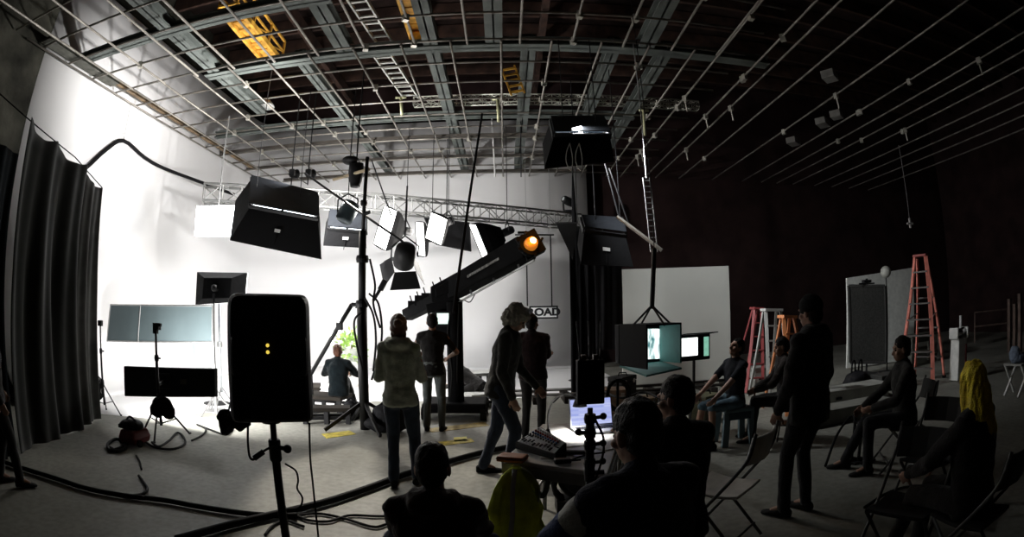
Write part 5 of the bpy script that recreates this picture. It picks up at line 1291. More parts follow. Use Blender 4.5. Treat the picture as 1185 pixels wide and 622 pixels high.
mb_ = (c2+d_)/2; m_ = MB(); m_.tube(mb_ + Vector((.0,.06,0)), (mb_.x, mb_.y+.06, .05), .025, n=8); m_.build('pole', BLACK_METAL, t)
m_ = MB(); m_.lathe([(.35,0),(.35,.03),(.05,.1)], (mb_.x, mb_.y+.06, 0), 16); m_.build('base', BLACK_METAL, t)
a, b2, c2, d_ = AT(980, 322, 10.6), AT(1056, 310, 10.4), AT(1057, 425, 10.4), AT(980, 425, 10.6)
t = thing('pale_board', 'pale grey board leaning behind the dark panel and the red ladder', 'board', Vector(((a.x+b2.x)/2, 10.5, 0)))
m_ = MB(); m_.prism([(d_.x, 10.6, .03), (c2.x, 10.4, .03), b2, a], (0, .05, 0)); m_.build('sheet', mat('pale grey board', (.72,.73,.69), .8), t)
m_ = MB(); m_.tube((a.x+.5, 10.7, a.z*.7), (a.x+.5, 11.3, .02), .025, n=6); m_.build('rear_prop', BLACK_METAL, t)
c = AT(1025, 315, 9.3); t = thing('globe_lamp', 'round pale globe on a thin pole behind the dark panel', 'lamp', Vector((c.x, c.y, 0)))
MB().sphere(c, .14, 20, 14).build('globe', mat('pale globe', (.42,.42,.38), .5), t, smooth=True); MB().tube(c, (c.x, c.y, .02), .016, n=8).build('pole', BLACK_METAL, t); MB().lathe([(.22,0),(.22,.02),(.03,.05)], (c.x, c.y, 0), 14).build('base', BLACK_METAL, t)
# red step ladder
LADR = mat('red orange fibreglass', (.85,.27,.21), .45, var=.25, scale=6)
gfl, gfr = G(1040, 446), G(1079, 447); gbl, gbr = G(1058, 436), G(1093, 437)
tz_ = 2.46; tcen = Vector((8.02, 7.55, tz_))
sdv = (gfr-gfl); sdv.z = 0; sdv.normalize()
t = thing('step_ladder', 'tall red orange step ladder standing open in front of the dark wall', 'ladder', tcen * Vector((1,1,0)))
fl, fr_ = Vector((gfl.x, gfl.y, .02)), Vector((gfr.x, gfr.y, .02))
# keep a believable ladder: front feet and rear feet set from the floor marks
fl = fr_ - sdv*.85; br_ = Vector((8.75, 7.35, .02)); bl_ = br_ - sdv*.75
tcen = (fl + fr_ + bl_ + br_)/4; tcen.z = tz_; tF = tcen - Vector((.06,.04,0)); tB = tcen + Vector((.08,.05,-.03))
m_ = MB(); m_.box(tcen + Vector((0,0,.02)), (.32, .24, .05), Rz(math.atan2(sdv.y, sdv.x))); m_.build('top_cap', mat('dark red cap', (.35,.07,.06), .5), t, bevel=.01)
FL, FR, BL2, BR2 = [(p + v*s_) for p, v, s_ in ((tF, sdv, -.13), (tF, sdv, .13), (tB, sdv, -.11), (tB, sdv, .11))]
for p, q in ((FL, fl), (FR, fr_)): MB().bar(p, q, .085, .035).build('front_rail', LADR, t)
for p, q in ((BL2, bl_), (BR2, br_)): MB().bar(p, q, .06, .03).build('rear_rail', LADR, t)
for k in range(7):
    f = (k+1)/8; MB().bar(FL.lerp(fl, f), FR.lerp(fr_, f), .09, .03).build('step', mat('dull step alloy', (.10,.09,.085), .5, .5), t)
for k in range(3):
    f = (k+1.3)/4; MB().bar(BL2.lerp(bl_, f), BR2.lerp(br_, f), .03, .03).build('rear_brace', mat('dull step alloy', (.1,.1,.1)), t)
for s_, (p, q, p2, q2) in enumerate(((FL, fl, BL2, bl_), (FR, fr_, BR2, br_))): MB().bar(p.lerp(q, .5), p2.lerp(q2, .45), .02, .02).build('spreader', STEEL, t)
for p in (fl, fr_, bl_, br_): MB().box(p + Vector((0,0,.01)), (.09,.06,.05)).build('rubber_foot', RUBBER, t)
# white machine column
g = G(1108, 441); t = thing('white_machine', 'narrow white cabinet with a metal roller head, right of the red ladder', 'machine', g)
zt_ = AX(1109, 391, g.x).z; 
m_ = MB(); m_.rings([[g + Vector((x__*w, y__*w*.8, z)) for x__, y__ in ((-1,-1),(1,-1),(1,1),(-1,1))] for z, w in ((.02,.17),(zt_, .15))]); m_.build('cabinet', mat('white enamel', (.75,.75,.72), .4), t, bevel=.015)
m_ = MB(); m_.box(g + Vector((.1,-.142, zt_*.6)), (.045,.02, zt_*.5)); m_.build('red_marks', mat('red marking', (.25,.06,.07), .6, var=.6, scale=20), t)
m_ = MB(); m_.tube(g + Vector((-.19, 0, zt_+.10)), g + Vector((.19, 0, zt_+.10)), .095, n=20); m_.build('roller', CHROME, t, smooth=True)
m_ = MB(); m_.box(g + Vector((-.19, 0, zt_+.09)), (.05,.26,.22)); m_.box(g + Vector((.19, 0, zt_+.09)), (.05,.26,.22)); m_.box(g + Vector((0,.1,zt_+.09)), (.36,.05,.2)); m_.build('head_case', mat('white enamel', (.42,.42,.4)), t, bevel=.02)
m_ = MB(); m_.tube(g + Vector((.06, 0, zt_+.19)), g + Vector((.06, 0, zt_+.42)), .03, n=10); m_.build('spindle', WHITE_PAINT, t)
# low benches and crates at the back right
GREYB = mat('grey painted board', (.34,.34,.31), .7, var=.25, scale=3)
for k, (px, py, w_, d__, h_, Yadd, lab, m__) in enumerate((
    (1006, 470, 1.4, .5, .28, .5, 'low grey box platform below the dark panel', GREYB),
    (985, 488, 1.7, .4, .22, .2, 'long low grey plank box in front of the one below the dark panel', mat('dull olive board', (.20,.20,.175), .8)),
    (935, 460, 1.0, .5, .45, 1.5, 'grey crate behind the big standing man', GREYB),
    (1068, 420, 1.3, .5, .75, .1, 'pale workbench behind the red ladder', mat('pale bench', (.20,.20,.18), .7)),
    (1040, 452, .8, .4, .3, .3, 'dark crate at the left foot of the red ladder', mat('dark crate', (.05,.05,.045), .8)))):
    g = G(px, py); g.y += Yadd; t = thing('storage_box' if k not in (3,) else 'work_bench', lab, 'box' if k != 3 else 'bench', g)
    if k == 3:
        MB().box(g + Vector((0,0,h_-.03)), (w_, d__, .06)).build('bench_top', m__, t, bevel=.006)
        for sx in (-1,1):
            for sy in (-1,1): MB().box(g + Vector((sx*w_*.45, sy*d__*.42, h_/2-.03)), (.06,.06,h_-.06)).build('leg', GREYB, t)
        MB().box(g + Vector((0,0,.25)), (w_*.92, d__*.9, .03)).build('shelf', m__, t); MB().box(g + Vector((0,d__*.4,h_-.16)), (w_*.86,.03,.18)).build('apron', m__, t)
    else:
        MB().box(g + Vector((0,0,h_*.45)), (w_, d__, h_*.9)).build('body', m__, t, bevel=.012)
        MB().box(g + Vector((0,0,h_*.95)), (w_+.03, d__+.03, h_*.1)).build('lid', m__, t, bevel=.008)
        for sx in (-1,1): MB().box(g + Vector((sx*w_*.36, -d__*.5-.012, h_*.55)), (.12,.025,.04)).build('handle', BLACK_METAL, t)
# black bag with upright handles below the dark panel
g = G(991, 455); t = thing('equipment_bag', 'black bag with upright loops standing below the dark panel', 'bag', g)
m_ = MB(); m_.sphere(g + Vector((0,0,.22)), (.30,.2,.20)); m_.box(g + Vector((0,0,.12)), (.5,.3,.22)); bake(m_, 'bag', _M['black padded nylon'], t, .02, 3, .02, 8)
m_ = MB(); 
for dx in (-.1, .08): m_.path([g + Vector((dx-.05,0,.38)), g + Vector((dx-.03,0,.58)), g + Vector((dx+.03,0,.58)), g + Vector((dx+.05,0,.38))], .018, 6, 4)
m_.build('handles', BLACK_CLOTH, t)
# posts and rails at the far right
TIM = mat('grey brown timber', (.16,.11,.09), .8, var=.4, scale=4)
for k, (px, y0, y1) in enumerate(((1168, 346, 402), (1174, 352, 402), (1180, 340, 404), (1187, 350, 404))):
    g = G(px, y1+6); o = MB().bar((g.x, g.y, 0), (g.x, g.y, AX(px, y0, g.x).z), .13, .10).build('timber_post', TIM); tag(o, ('first', 'second', 'third', 'fourth')[k] + ' timber post from the left in the row standing in the dark far right', 'post')
g1_, g2_ = AT(1128, 362, 11.5), AT(1166, 358, 10.8); t = thing('clothes_rail', 'thin pale rail on two legs in the dark beside the timber posts', 'rail', Vector(((g1_.x+g2_.x)/2, 11.2, 0)))
MB().tube(g1_, g2_, .025, n=8).build('top_bar', TIM, t)
for p in (g1_, g2_): MB().tube(p, (p.x, p.y, .0), .022, n=8).build('leg', TIM, t)
p, q = g1_.copy(), g2_.copy(); p.z = q.z = .55; MB().bar(p, q, .12, .05).build('lower_shelf', TIM, t)
# folding stool with blue cloth at far right
g = G(1176, 458); t = thing('folding_stool', 'pale folding stool with a bluish cloth on it at the right edge', 'stool', g)
for s_ in (-1, 1): 
    MB().bar(g + Vector((-.2, .16*s_, .015)), g + Vector((.2, .16*s_, .5)), .035, .03).build('leg', WHITE_PAINT, t); MB().bar(g + Vector((.2, .19*s_, .015)), g + Vector((-.2, .19*s_, .5)), .035, .03).build('leg', WHITE_PAINT, t)
m_ = MB(); m_.box(g + Vector((0,0,.51)), (.46,.42,.03)); m_.build('seat', mat('pale canvas', (.3,.3,.28), .9), t)
o = bake(MB().sphere(g + Vector((0,0,.60)), (.2,.18,.09)).sphere(g + Vector((-.12,.02,.66)), (.1,.12,.14)), 'folded_jacket', mat('faded blue cloth', (.16,.20,.27), .9, bump=.3), None, .015, 3, .025, 11); tag(o, 'faded bluish jacket heaped on the pale folding stool', 'jacket')
# step ladders glimpsed between the people (white, red and a lit orange one)
def a_ladder(label, px0, px1, py0, py1, Y, m, n=3, lean=0.0):
    a, b2 = AT(px0, py0, Y), AT(px1, py0 + 3, Y); t = thing('step_ladder', label, 'ladder', Vector(((a.x+b2.x)/2, Y, 0)))
    w_ = b2 - a; w_.y = .1; zt = a.z
    fl, fr_ = Vector((a.x - .12 + lean, Y - .35, 0.02)), Vector((b2.x + .10 + lean, Y - .35, .02)); tl2, tr2 = a, Vector((b2.x, Y, zt - .02))
    for p, q in ((tl2, fl), (tr2, fr_)): MB().bar(p, q, .06, .035).build('front_rail', m, t)
    for p, q in ((tl2 + Vector((.02,.12,0)), fl + Vector((.03,.85,0))), (tr2 + Vector((-.02,.12,0)), fr_ + Vector((-.03,.85,0)))): MB().bar(p, q, .045, .03).build('rear_rail', m, t)
    MB().bar(tl2 + Vector((-.03,.05,.02)), tr2 + Vector((.03,.05,.02)), .22, .045).build('top_cap', m, t)
    for k in range(n+2): f = (k+1)/(n+3); MB().bar(tl2.lerp(fl, f), tr2.lerp(fr_, f), .07, .025).build('step', m, t)
a_ladder('red step ladder seen behind the seated man who looks up', 873, 881, 358, 388, 9.4, mat('dull red paint', (.30,.05,.05), .6), lean=-.25)
a_ladder('white step ladder just left of the big standing man', 886, 903, 360, 388, 8.2, mat('dull white paint', (.42,.42,.40), .6))
a_ladder('small orange step ladder half hidden behind the big standing man', 907, 919, 368, 392, 7.0, mat('bright orange paint', (.70,.26,.10), .5))
# ---------------------------------------------------------------- chairs
def folding_chair(label, loc, rz, seat_m, frame_m, group=None):
    t = thing('folding_chair', label, 'chair', (0,0,0), group)        # faces +Y
    m_ = MB(); g = []
    for i in range(9):
        y = -.20 + .40*i/8; g.append([Vector((x, y, .445 - .022*math.sin(PI*i/8) + .012*(i/8) + (.004 if abs(x) > .18 else 0))) for x in (-.205,-.1,0,.1,.205)])
    m_.sheet(g, .022); m_.build('seat', seat_m, t, smooth=False, bevel=.006)
    g = []
    for i in range(5):
        z = .66 + .19*i/4; g.append([Vector((x, -.245 - .045*i/4 - .05*(1-(x/.21)**2), z)) for x in (-.21,-.12,0,.12,.21)])
    m_ = MB(); m_.sheet(g, .02); m_.build('backrest', seat_m, t, bevel=.006)
    for s_ in (-1, 1):
        m_ = MB(); m_.path([(s_*.225, .27, .015), (s_*.225, .02, .34), (s_*.225, -.17, .58), (s_*.222, -.265, .72), (s_*.21, -.30, .88)], .0125, 8, 4); m_.build('front_leg', frame_m, t, smooth=True)
        m_ = MB(); m_.tube((s_*.205, .17, .43), (s_*.205, -.26, .015), .0125, n=8); m_.build('rear_leg', frame_m, t, smooth=True)
    MB().tube((-.225, .19, .12), (.225, .19, .12), .010, n=8).build('stretcher', frame_m, t); MB().tube((-.205, -.19, .10), (.205, -.19, .10), .010, n=8).build('stretcher', frame_m, t)
    t.location = loc; t.rotation_euler = (0, 0, rz); return t
CH_W = mat('white plastic seat', (.82,.80,.74), .5); CH_F = mat('dark grey chair tube', (.07,.07,.068), .4, .4); CH_D = mat('dark chair plastic', (.03,.03,.03), .5)
ch = folding_chair('white seated folding chair standing empty in front of the big standing man', (1.46, 3.16, 0), math.atan2(.76, -.65) - PI/2, CH_W, CH_F)
def round_stool(label, x, y, h):
    t = thing('round_stool', label, 'stool', (x, y, 0))
    MB().lathe([(.02, h-.05), (.17, h-.05), (.185, h-.025), (.17, h), (.02, h+.002)], (x, y, 0), 20).build('seat', CH_D, t, smooth=False)
    for k in range(4):
        a_ = k*PI/2 + .5; MB().tube((x + .11*math.cos(a_), y + .11*math.sin(a_), h-.05), (x + .19*math.cos(a_), y + .19*math.sin(a_), .005), .012, n=8).build('leg', CH_F, t)
    MB().lathe([(.155, .2), (.165, .21), (.155, .22)], (x, y, 0), 20).build('foot_ring', CH_F, t)
round_stool('dark round stool under the person in navy in the right foreground', .50, 1.64, .43)
round_stool('dark round stool under the person with glasses', .88, 2.48, .42)
round_stool('dark round stool under the person seated behind the big standing one', 3.40, 5.55, .43)
chd = folding_chair('dark folding chair under the seated man by the red ladder', (3.78, 3.72, 0), 1.08, CH_D, CH_F)
dup(chd, (2.52, 1.72, 0), .15, 'dark folding chair under the blonde person')
dup(chd, (2.28, 2.12, 0), 2.0, 'dark folding chair standing empty at the lower edge, left of the blonde person')
dup(chd, (3.15, 2.72, 0), 1.9, 'dark folding chair standing empty between the blonde person and the seated man')
# blue and white stool the looking-up man sits on
g = Vector((2.75, 5.75, 0)); t = thing('step_stool', 'small pale blue plastic stool under the man who looks up', 'stool', g)
BLW = mat('pale blue plastic', (.16,.24,.28), .5)
m_ = MB(); m_.box(g + Vector((0,0,.44)), (.40,.34,.05)); m_.build('seat', BLW, t, bevel=.015)
for sx in (-1,1):
    for sy in (-1,1): m_ = MB(); m_.bar(g + Vector((sx*.16, sy*.13, .43)), g + Vector((sx*.19, sy*.16, .0)), .08, .05); m_.build('leg', BLW, t)
m_ = MB(); m_.box(g + Vector((0,-.15,.37)), (.30,.03,.09)); m_.build('apron', mat('dark blue plastic', (.03,.06,.09), .5), t)
# thin clutter stands in the right middle ground
for k, (px, py, top_, lab) in enumerate(((985, 535, 478, 'short black rod stand on a flat foot, first from the big standing man'), (993, 535, 480, 'short black rod stand on a flat foot, second from the big standing man'), (1000, 534, 482, 'short black rod stand on a flat foot, third from the big standing man'))):
    g = G(px, py); t = thing('rod_stand', lab, 'stand', g, None)
    MB().tube(g, (g.x, g.y, AX(px, top_, g.x).z), .018, n=8).build('rod', BLACK_METAL, t); MB().box(g + Vector((0,0,.012)), (.22,.16,.024)).build('foot', BLACK_METAL, t, bevel=.005)
hang('black cable strung along the rod stands right of the big standing man', [G(955, 540, .02), G(968, 505, .25), G(985, 482, .43), G(993, 490, .38), G(1000, 484, .43), G(1004, 505, .25), G(1003, 535, .02)], .016, name='hanging_cable')
floor_cable('black cable lying on the floor under the seated man by the ladder', [(1000, 590), (1025, 574), (1052, 566), (1085, 570), (1120, 580)], .014)
floor_cable('pale cable bits on the floor behind the seated man', [(1040, 548), (1055, 540), (1066, 547), (1080, 542)], .012, WHITE_PLASTIC)
# tangle of cases and cables behind the table, right of the centre
for k, (px, py, w_, d__, h_, lab, col) in enumerate(((708, 470, .42, .34, .52, 'brown equipment case behind the laptop', (.17,.11,.07)), (742, 478, .36, .3, .46, 'tan wooden case below the hooded monitor', (.22,.15,.09)), (775, 476, .36, .3, .40, 'dark grey case under the hooded monitor, near the man with glasses', (.06,.055,.05)), (815, 470, .42, .32, .42, 'olive equipment case by the field monitor stand', (.10,.095,.05)), (720, 452, .5, .3, .55, 'black equipment case on the far side of the dolly rails', (.03,.03,.03)))):
    g = G(px, py + 18); t = thing('equipment_case', lab, 'case', g); m__ = mat('case %s' % lab[:12], col, .7, var=.5, scale=8)
    MB().box(g + Vector((0,0,h_*.42)), (w_, d__, h_*.8), Rz(.2*k)).build('body', m__, t, bevel=.015); MB().box(g + Vector((0,0,h_*.91)), (w_*1.02, d__*1.02, h_*.16), Rz(.2*k)).build('lid', m__, t, bevel=.015)
    MB().path([g + Vector((-.08,-.02,h_*.99)), g + Vector((-.06,-.02,h_+.05)), g + Vector((.06,-.02,h_+.05)), g + Vector((.08,-.02,h_*.99))], .012, 6).build('handle', BLACK_METAL, t)
    for s_ in (-1,1): MB().box(g + Rz(.2*k) @ Vector((s_*w_*.3, -d__*.52, h_*.82)), (.05,.02,.07), Rz(.2*k)).build('latch', STEEL, t)
for k, pts in enumerate((((700, 440), (720, 447), (745, 440), (770, 450), (800, 452)), ((705, 462), (728, 455), (750, 466), (778, 458)), ((640, 452), (655, 440), (668, 446), (690, 436), (715, 438)))):
    hang(('tangled black cable sagging over the cases below the hooded monitor', 'second tangled cable across the brown case behind the laptop', 'black cable sagging along the dolly rails left of the box stand')[k], [G(p[0], p[1] + 14, (.50, .46, .24)[k]) for p in pts], .016)
q = AT(716, 458, 4.6); t = thing('hanging_cable_coil', 'round coil of black cable beside the laptop', 'cable', q)
m_ = MB()
for k in range(3): m_.path([q + Vector(((.11-.01*k)*math.cos(i*PI/9), .02*k, (.15-.01*k)*math.sin(i*PI/9))) for i in range(19)], .010, 6)
m_.build('coil', RUBBER, t); m_ = MB(); m_.tube(q + Vector((0,.05,.15)), (q.x, q.y+.05, .01), .014, n=8); m_.lathe([(.16,0),(.16,.015),(.02,.03)], (q.x, q.y+.05, 0), 12); m_.build('peg_stand', BLACK_METAL, t)
# ================================================================ WHO IS THERE
GREY_HAIR = mat('grey hair', (.30,.27,.22), .6, bump=.5, bscale=120)
RED_HAIR = mat('reddish brown hair', (.13,.045,.022), .5, bump=.5, bscale=120)
YEL_HAIR = mat('bright yellow hair', (.88,.60,.02), .45, var=.35, scale=20, bump=.6, bscale=140)
def yaw_to(dx, dy): return math.atan2(dy, dx) - PI/2
# hooded woman, seen from behind, arms folded in front
p = G(468, 562)
person('person in a grey green hooded top and dark jeans standing with back turned', (p.x, p.y, 0), .05, H=1.70, top_mat=GREY_HOOD, legs_mat=DENIM, hair='tied', hair_mat=RED_HAIR, hood=True, skin=SKIN_A,
       rw=(.13, .26, 1.08), lw=(-.13, .26, 1.06), rpole=(.45,-1,-.5), lpole=(-.45,-1,-.5), ra=(.12, .05, .085), la=(-.09, -.04, .085), head=(.1, -.05), curl=1.0, build=.88)
# man at the crane, back turned
p = G(503, 499)
person('person in a black tee shirt and grey jeans standing with back turned beside the crane', (p.x, p.y, 0), .0, H=1.72, top='shirt', top_mat=BLACK_JKT, legs_mat=JEANS_GREY, sleeve=.5, skin=SKIN_B, rw=(.20, .28, 1.05), lw=(-.14, .30, 1.08), rpole=(1,-.6,-.3), lpole=(-1,-.6,-.3), head=(.1, -.1))
# gray haired man, striding, looking down to the right
p = G(581, 552)
person('gray haired person in a dark jacket and jeans bending forward beside the mixing table', (p.x, p.y, 0), yaw_to(.93, -.18), H=1.82, top_mat=cloth('charcoal jacket', (.035,.034,.032)), legs_mat=DENIM, pelvis=(0, 0, .955), hair='bushy', hair_mat=GREY_HAIR, skin=SKIN_A,
       lean=.20, head=(.15, -.42), rw=(.22, .16, .86), lw=(-.18, .34, .92), rpole=(.3,-1,-.2), lpole=(-.3,-1,-.2), ra=(.10, .10, .088), la=(-.12, -.22, .088), curl=.8, toes_r=(.2,1,0), toes_l=(-.3,1,0))
# man behind him in a dark red top
p = G(617, 508)
person('person in a dark maroon top with back turned standing behind the gray haired one', (p.x, p.y, 0), yaw_to(.25, .9), H=1.70, top_mat=MAROON, legs_mat=CHARCOAL, hair='short', skin=SKIN_B, build=1.15, head=(-.3, -.15),
       rw=(-.06, .27, 1.16), lw=(.08, .29, 1.13), rpole=(1,-.2,-.6), lpole=(-1,-.2,-.6))
# seated in the lower middle, back turned, on an apple box
c = AT(497, 520, 2.25); s_h = .24
bx0 = Vector((c.x + .01, c.y - .06, 0)); t = thing('wooden_box_seat', 'low wooden box under the person seated on it at the lower edge of the centre', 'box', bx0)
MB().box(bx0 + Vector((0,0,.11)), (.5,.34,.20)).build('body', mat('plywood', (.20,.13,.07), .7, var=.3, scale=3), t, bevel=.006); MB().box(bx0 + Vector((0,0,.215)), (.51,.35,.02)).build('lid', _M['plywood'], t)
for sx in (-1,1): MB().box(bx0 + Vector((sx*.255,0,.15)), (.012,.12,.035)).build('hand_slot', BLACK_PLASTIC, t)
person('person with short dark hair in a dark maroon jacket sitting low with back turned', (bx0.x, bx0.y, 0), .06, H=1.74, pelvis=(0, 0, .30), lean=.14, top_mat=cloth('very dark maroon jacket', (.022,.010,.009)), legs_mat=DENIM, hair='short', skin=SKIN_B, build=1.1, hood=True, vox=.007,
       rw=(.20, .50, .42), lw=(-.18, .50, .42), rpole=(1,-.4,-.3), lpole=(-1,-.4,-.3), ra=(.20, .62, .085), la=(-.20, .60, .085), rk=(.5,.4,1), lk=(-.5,.4,1), head=(-.05, -.05))
# big man in the right foreground
person('person in dark navy with a blue and white sleeve sitting closest in the foreground', (.50, 1.66, 0), .36, H=1.82, pelvis=(0, 0, .54), lean=.16, top_mat=NAVY, legs_mat=CHARCOAL, hair='short', hair_mat=mat('wavy black hair', (.010,.009,.009), .5, bump=.6, bscale=90), skin=SKIN_B, build=1.18, vox=.007,
       rw=(.16, .46, .70), lw=(-.16, .48, .72), rpole=(1,-.7,-.5), lpole=(-1,-.7,-.5), ra=(.16, .46, .085), la=(-.18, .46, .085), head=(.1, -.12))
# man with glasses
gl = person('person with glasses in a black jacket sitting and facing the hooded monitor', (.89, 2.50, 0), .12, H=1.76, pelvis=(0, 0, .53), lean=.12, top_mat=BLACK_JKT, legs_mat=CHARCOAL, hair='short', skin=SKIN_B, build=1.0,
       rw=(.14, .46, .62), lw=(-.14, .46, .62), rpole=(1,-.6,-.5), lpole=(-1,-.6,-.5), ra=(.15, .48, .085), la=(-.15, .48, .085), head=(.65, -.05))
# looking-up man on the blue stool
person('person in a dark tee shirt and jeans shorts sitting and looking up', (2.75, 5.78, 0), yaw_to(-.95, -.25), H=1.72, pelvis=(0, 0, .53), lean=-.02, top='shirt', top_mat=mat('dark blue grey tee', (.020,.022,.028), .9), legs_mat=DENIM_LIGHT, sleeve=.5, hair='short', skin=SKIN_A,
       rw=(.16, .42, .64), lw=(-.16, .44, .62), rpole=(.6,-1,-.4), lpole=(-.6,-1,-.4), ra=(.14, .50, .085), la=(-.14, .44, .085), head=(0, .35), bare_shank=True, legname='shorts')
# man in grey jacket beside him
person('person in a dark brown patterned jacket sitting behind the big standing one', (3.40, 5.55, 0), yaw_to(-.8, .4), H=1.70, pelvis=(0,0,.53), lean=.12, ra=(.13,.46,.085), la=(-.14,.44,.085), top_mat=cloth('dark brown patterned cloth', (.030,.024,.022), .7), legs_mat=CHARCOAL, hair='short', skin=SKIN_B, rw=(.14, .42, .64), lw=(-.14, .42, .66), rpole=(1,-.7,-.3), lpole=(-1,-.7,-.3), head=(.1, -.1))
# big standing man
p = G(925, 596)
person('big person in a long black jacket standing with back turned on the right', (p.x, p.y, 0), yaw_to(-.45, .85), H=1.76, build=1.45, top_mat=BLACK_JKT, legs_mat=cloth('dark grey trousers', (.020,.020,.022)), hair='short', skin=SKIN_B, hood=True, hem=.16,
       rw=(.27, .14, .88), lw=(-.27, .14, .88), rpole=(1,-.9,-.1), lpole=(-1,-.9,-.1), head=(-.1, -.1), ra=(.12, .02, .085), la=(-.11, .10, .085), beanie=mat('black knit', (.010,.010,.010), .95, bump=.4, bscale=90))
# seated man by the ladder
person('person in a dark grey sweater sitting sideways on a dark chair below the red ladder', (3.78, 3.72, 0), yaw_to(-.85, .45), H=1.74, pelvis=(0, 0, .53), lean=.10, top_mat=cloth('dark grey sweater', (.022,.021,.020)), legs_mat=cloth('black trousers', (.012,.012,.014)), hair='short', skin=SKIN_B,
       rw=(.16, .44, .62), lw=(-.12, .40, .66), rpole=(.8,-.8,-.3), lpole=(-.8,-.8,-.3), ra=(.12, .60, .085), la=(-.15, .40, .085), head=(0, -.05))
# blonde person
person('person with long bright yellow hair in black clothes sitting at the right edge', (2.52, 1.74, 0), yaw_to(-.15, .98), H=1.70, pelvis=(0, 0, .53), lean=.16, top_mat=BLACK_JKT, legs_mat=CHARCOAL, hair='long', hair_mat=YEL_HAIR, skin=SKIN_A, build=1.12, vox=.007,
       rw=(.14, .44, .62), lw=(-.14, .46, .62), rpole=(1,-.6,-.5), lpole=(-1,-.6,-.5), ra=(.14, .46, .085), la=(-.14, .50, .085), head=(-.3, -.10))
# far man in teal, seated
p = G(393, 470); yb_ = p.y + .95
c = AT(393, 430, 9.2)
person('person in a dark teal top sitting far back with back turned, before the bright wall', (AT(391, 430, 8.5).x, 8.5, 0), .1, H=1.76, pelvis=(0, 0, .37), lean=.05, top_mat=TEAL_DARK, legs_mat=CHARCOAL, hair='short', hair_mat=RED_HAIR, skin=SKIN_B, build=1.05,
       rw=(.16, .42, .62), lw=(-.16, .42, .62), rpole=(1,-.6,-.5), lpole=(-1,-.6,-.5), ra=(.17, .52, .085), la=(-.17, .52, .085))
# person kneeling near the crane base
c = AT(545, 440, 9.4)
person('person in dark clothes crouching low beyond the crane base, against the white floor', (AT(549, 450, 9.6).x, 9.6, 0), yaw_to(-.9, .3), H=1.70, pelvis=(0, -.05, .36), lean=.95, top_mat=CHARCOAL, legs_mat=CHARCOAL, hair='short', hair_mat=GREY_HAIR, skin=SKIN_A,
       rw=(.16, .62, .30), lw=(-.16, .60, .30), ra=(.12, .16, .085), la=(-.12, -.10, .085), rk=(.3,1,.4), lk=(-.3,1,.4), head=(0, .4))
# person at the left edge
p = G(2, 565)
person('person in black with a yellow badge standing half outside the left edge', (p.x - .02, p.y + .10, 0), yaw_to(.5, .85), H=1.62, top_mat=BLACK_JKT, legs_mat=BLACK_JKT, hair='tied', skin=SKIN_B, rw=(.22, .08, .80), lw=(-.2, .1, .85), head=(0, 0), ra=(.10, .16, .085), la=(-.10, -.06, .085))
# glasses and small worn things as children of their wearers
def add_glasses(b, s=1.0):
    # located from the eyes
    e = [c_ for c_ in b.children if c_.name.startswith('eye')]
    cs = [sum((v.co for v in c_.data.vertices), Vector())/len(c_.data.vertices) for c_ in e]
    mid = (cs[0]+cs[1])/2; x = (cs[0]-cs[1]).normalized(); hd = [c_ for c_ in b.children if c_.name.startswith('hair')][0]
    hc = sum((v.co for v in hd.data.vertices), Vector())/len(hd.data.vertices); f = (mid-hc); f = (f - x*f.dot(x)).normalized(); u = x.cross(f).normalized(); u = -u if u.z < 0 else u
    f = u.cross(x); f = -f if f.dot(mid-hc) < 0 else f
    m_ = MB()
    for c_ in cs:
        q = c_ + f*.022; m_.path([q + x*(.024*math.cos(i*PI/8)) + u*(.020*math.sin(i*PI/8)) for i in range(17)], .0025, 6)
    m_.tube(cs[0] + f*.024 - x*.022, cs[1] + f*.024 + x*.022, .002, n=6)
    for c_, k in ((cs[0], 1), (cs[1], -1)): m_.tube(c_ + f*.02 + x*.026*k, c_ - f*.085 + x*.047*k - u*.01, .0025, n=6)
    off = b.location.copy(); rot = b.rotation_euler.copy()
    o = m_.build('glasses', mat('glasses frame', (.04,.04,.04), .3)); o.parent = b
add_glasses(gl)

# blue and white sleeve of the person in the right foreground
for lb_, (sh_, el_, wr_, sk_, s_) in list(JOINTS.items()):
    if 'yellow badge' in lb_:
        bd = [o for o in C.objects if o.get('label') == lb_][0]
        m_ = MB(); cone(m_, sh_[1].lerp(el_[1], .55), sh_[1].lerp(el_[1], .80), .066, .064, 14)
        o = bake(m_, 'arm_band', mat('yellow band', (.75,.62,.05), .6), None, .010, 2); o.parent = bd; o['label'] = 'yellow arm band'
    if 'blue and white sleeve' in lb_:
        bd = [o for o in C.objects if o.get('label') == lb_][0]
        for off_, r_, col_, nm_ in ((.10, .070, (.030,.055,.17), 'blue'), (.0, .074, (.42,.43,.40), 'white')):
            m_ = MB(); a_, b_ = sh_[-1].lerp(el_[-1], .25 + off_*2), sh_[-1].lerp(el_[-1], .95 if nm_ == 'blue' else .40)
            cone(m_, a_, b_, r_, r_*.93, 14)
            o = bake(m_, 'sleeve_panel', cloth('sleeve ' + nm_, col_), None, .012, 3, .006, 12); o.parent = bd; o['label'] = nm_ + ' sleeve panel'
# ================================================================ LIGHTS (at fixtures built above; wall washes and floor pool are added)
def alight(name, loc, aim, sx, sy, e, col=(1,.985,.965), spread=PI):
    l = bpy.data.lights.new(name, 'AREA'); l.shape = 'RECTANGLE'; l.size = sx; l.size_y = sy; l.energy = e; l.color = col; l.spread = spread
    o = bpy.data.objects.new(name, l); C.objects.link(o); o.location = loc
    o.rotation_euler = (Vector(aim) - Vector(loc)).to_track_quat('-Z', 'Y').to_euler(); return o
# low bank facing the wall
alight('low_bank_light', ctr - kn_*.13, ctr - kn_*3 + Vector((0,0,.25)), 1.6, .38, 150)
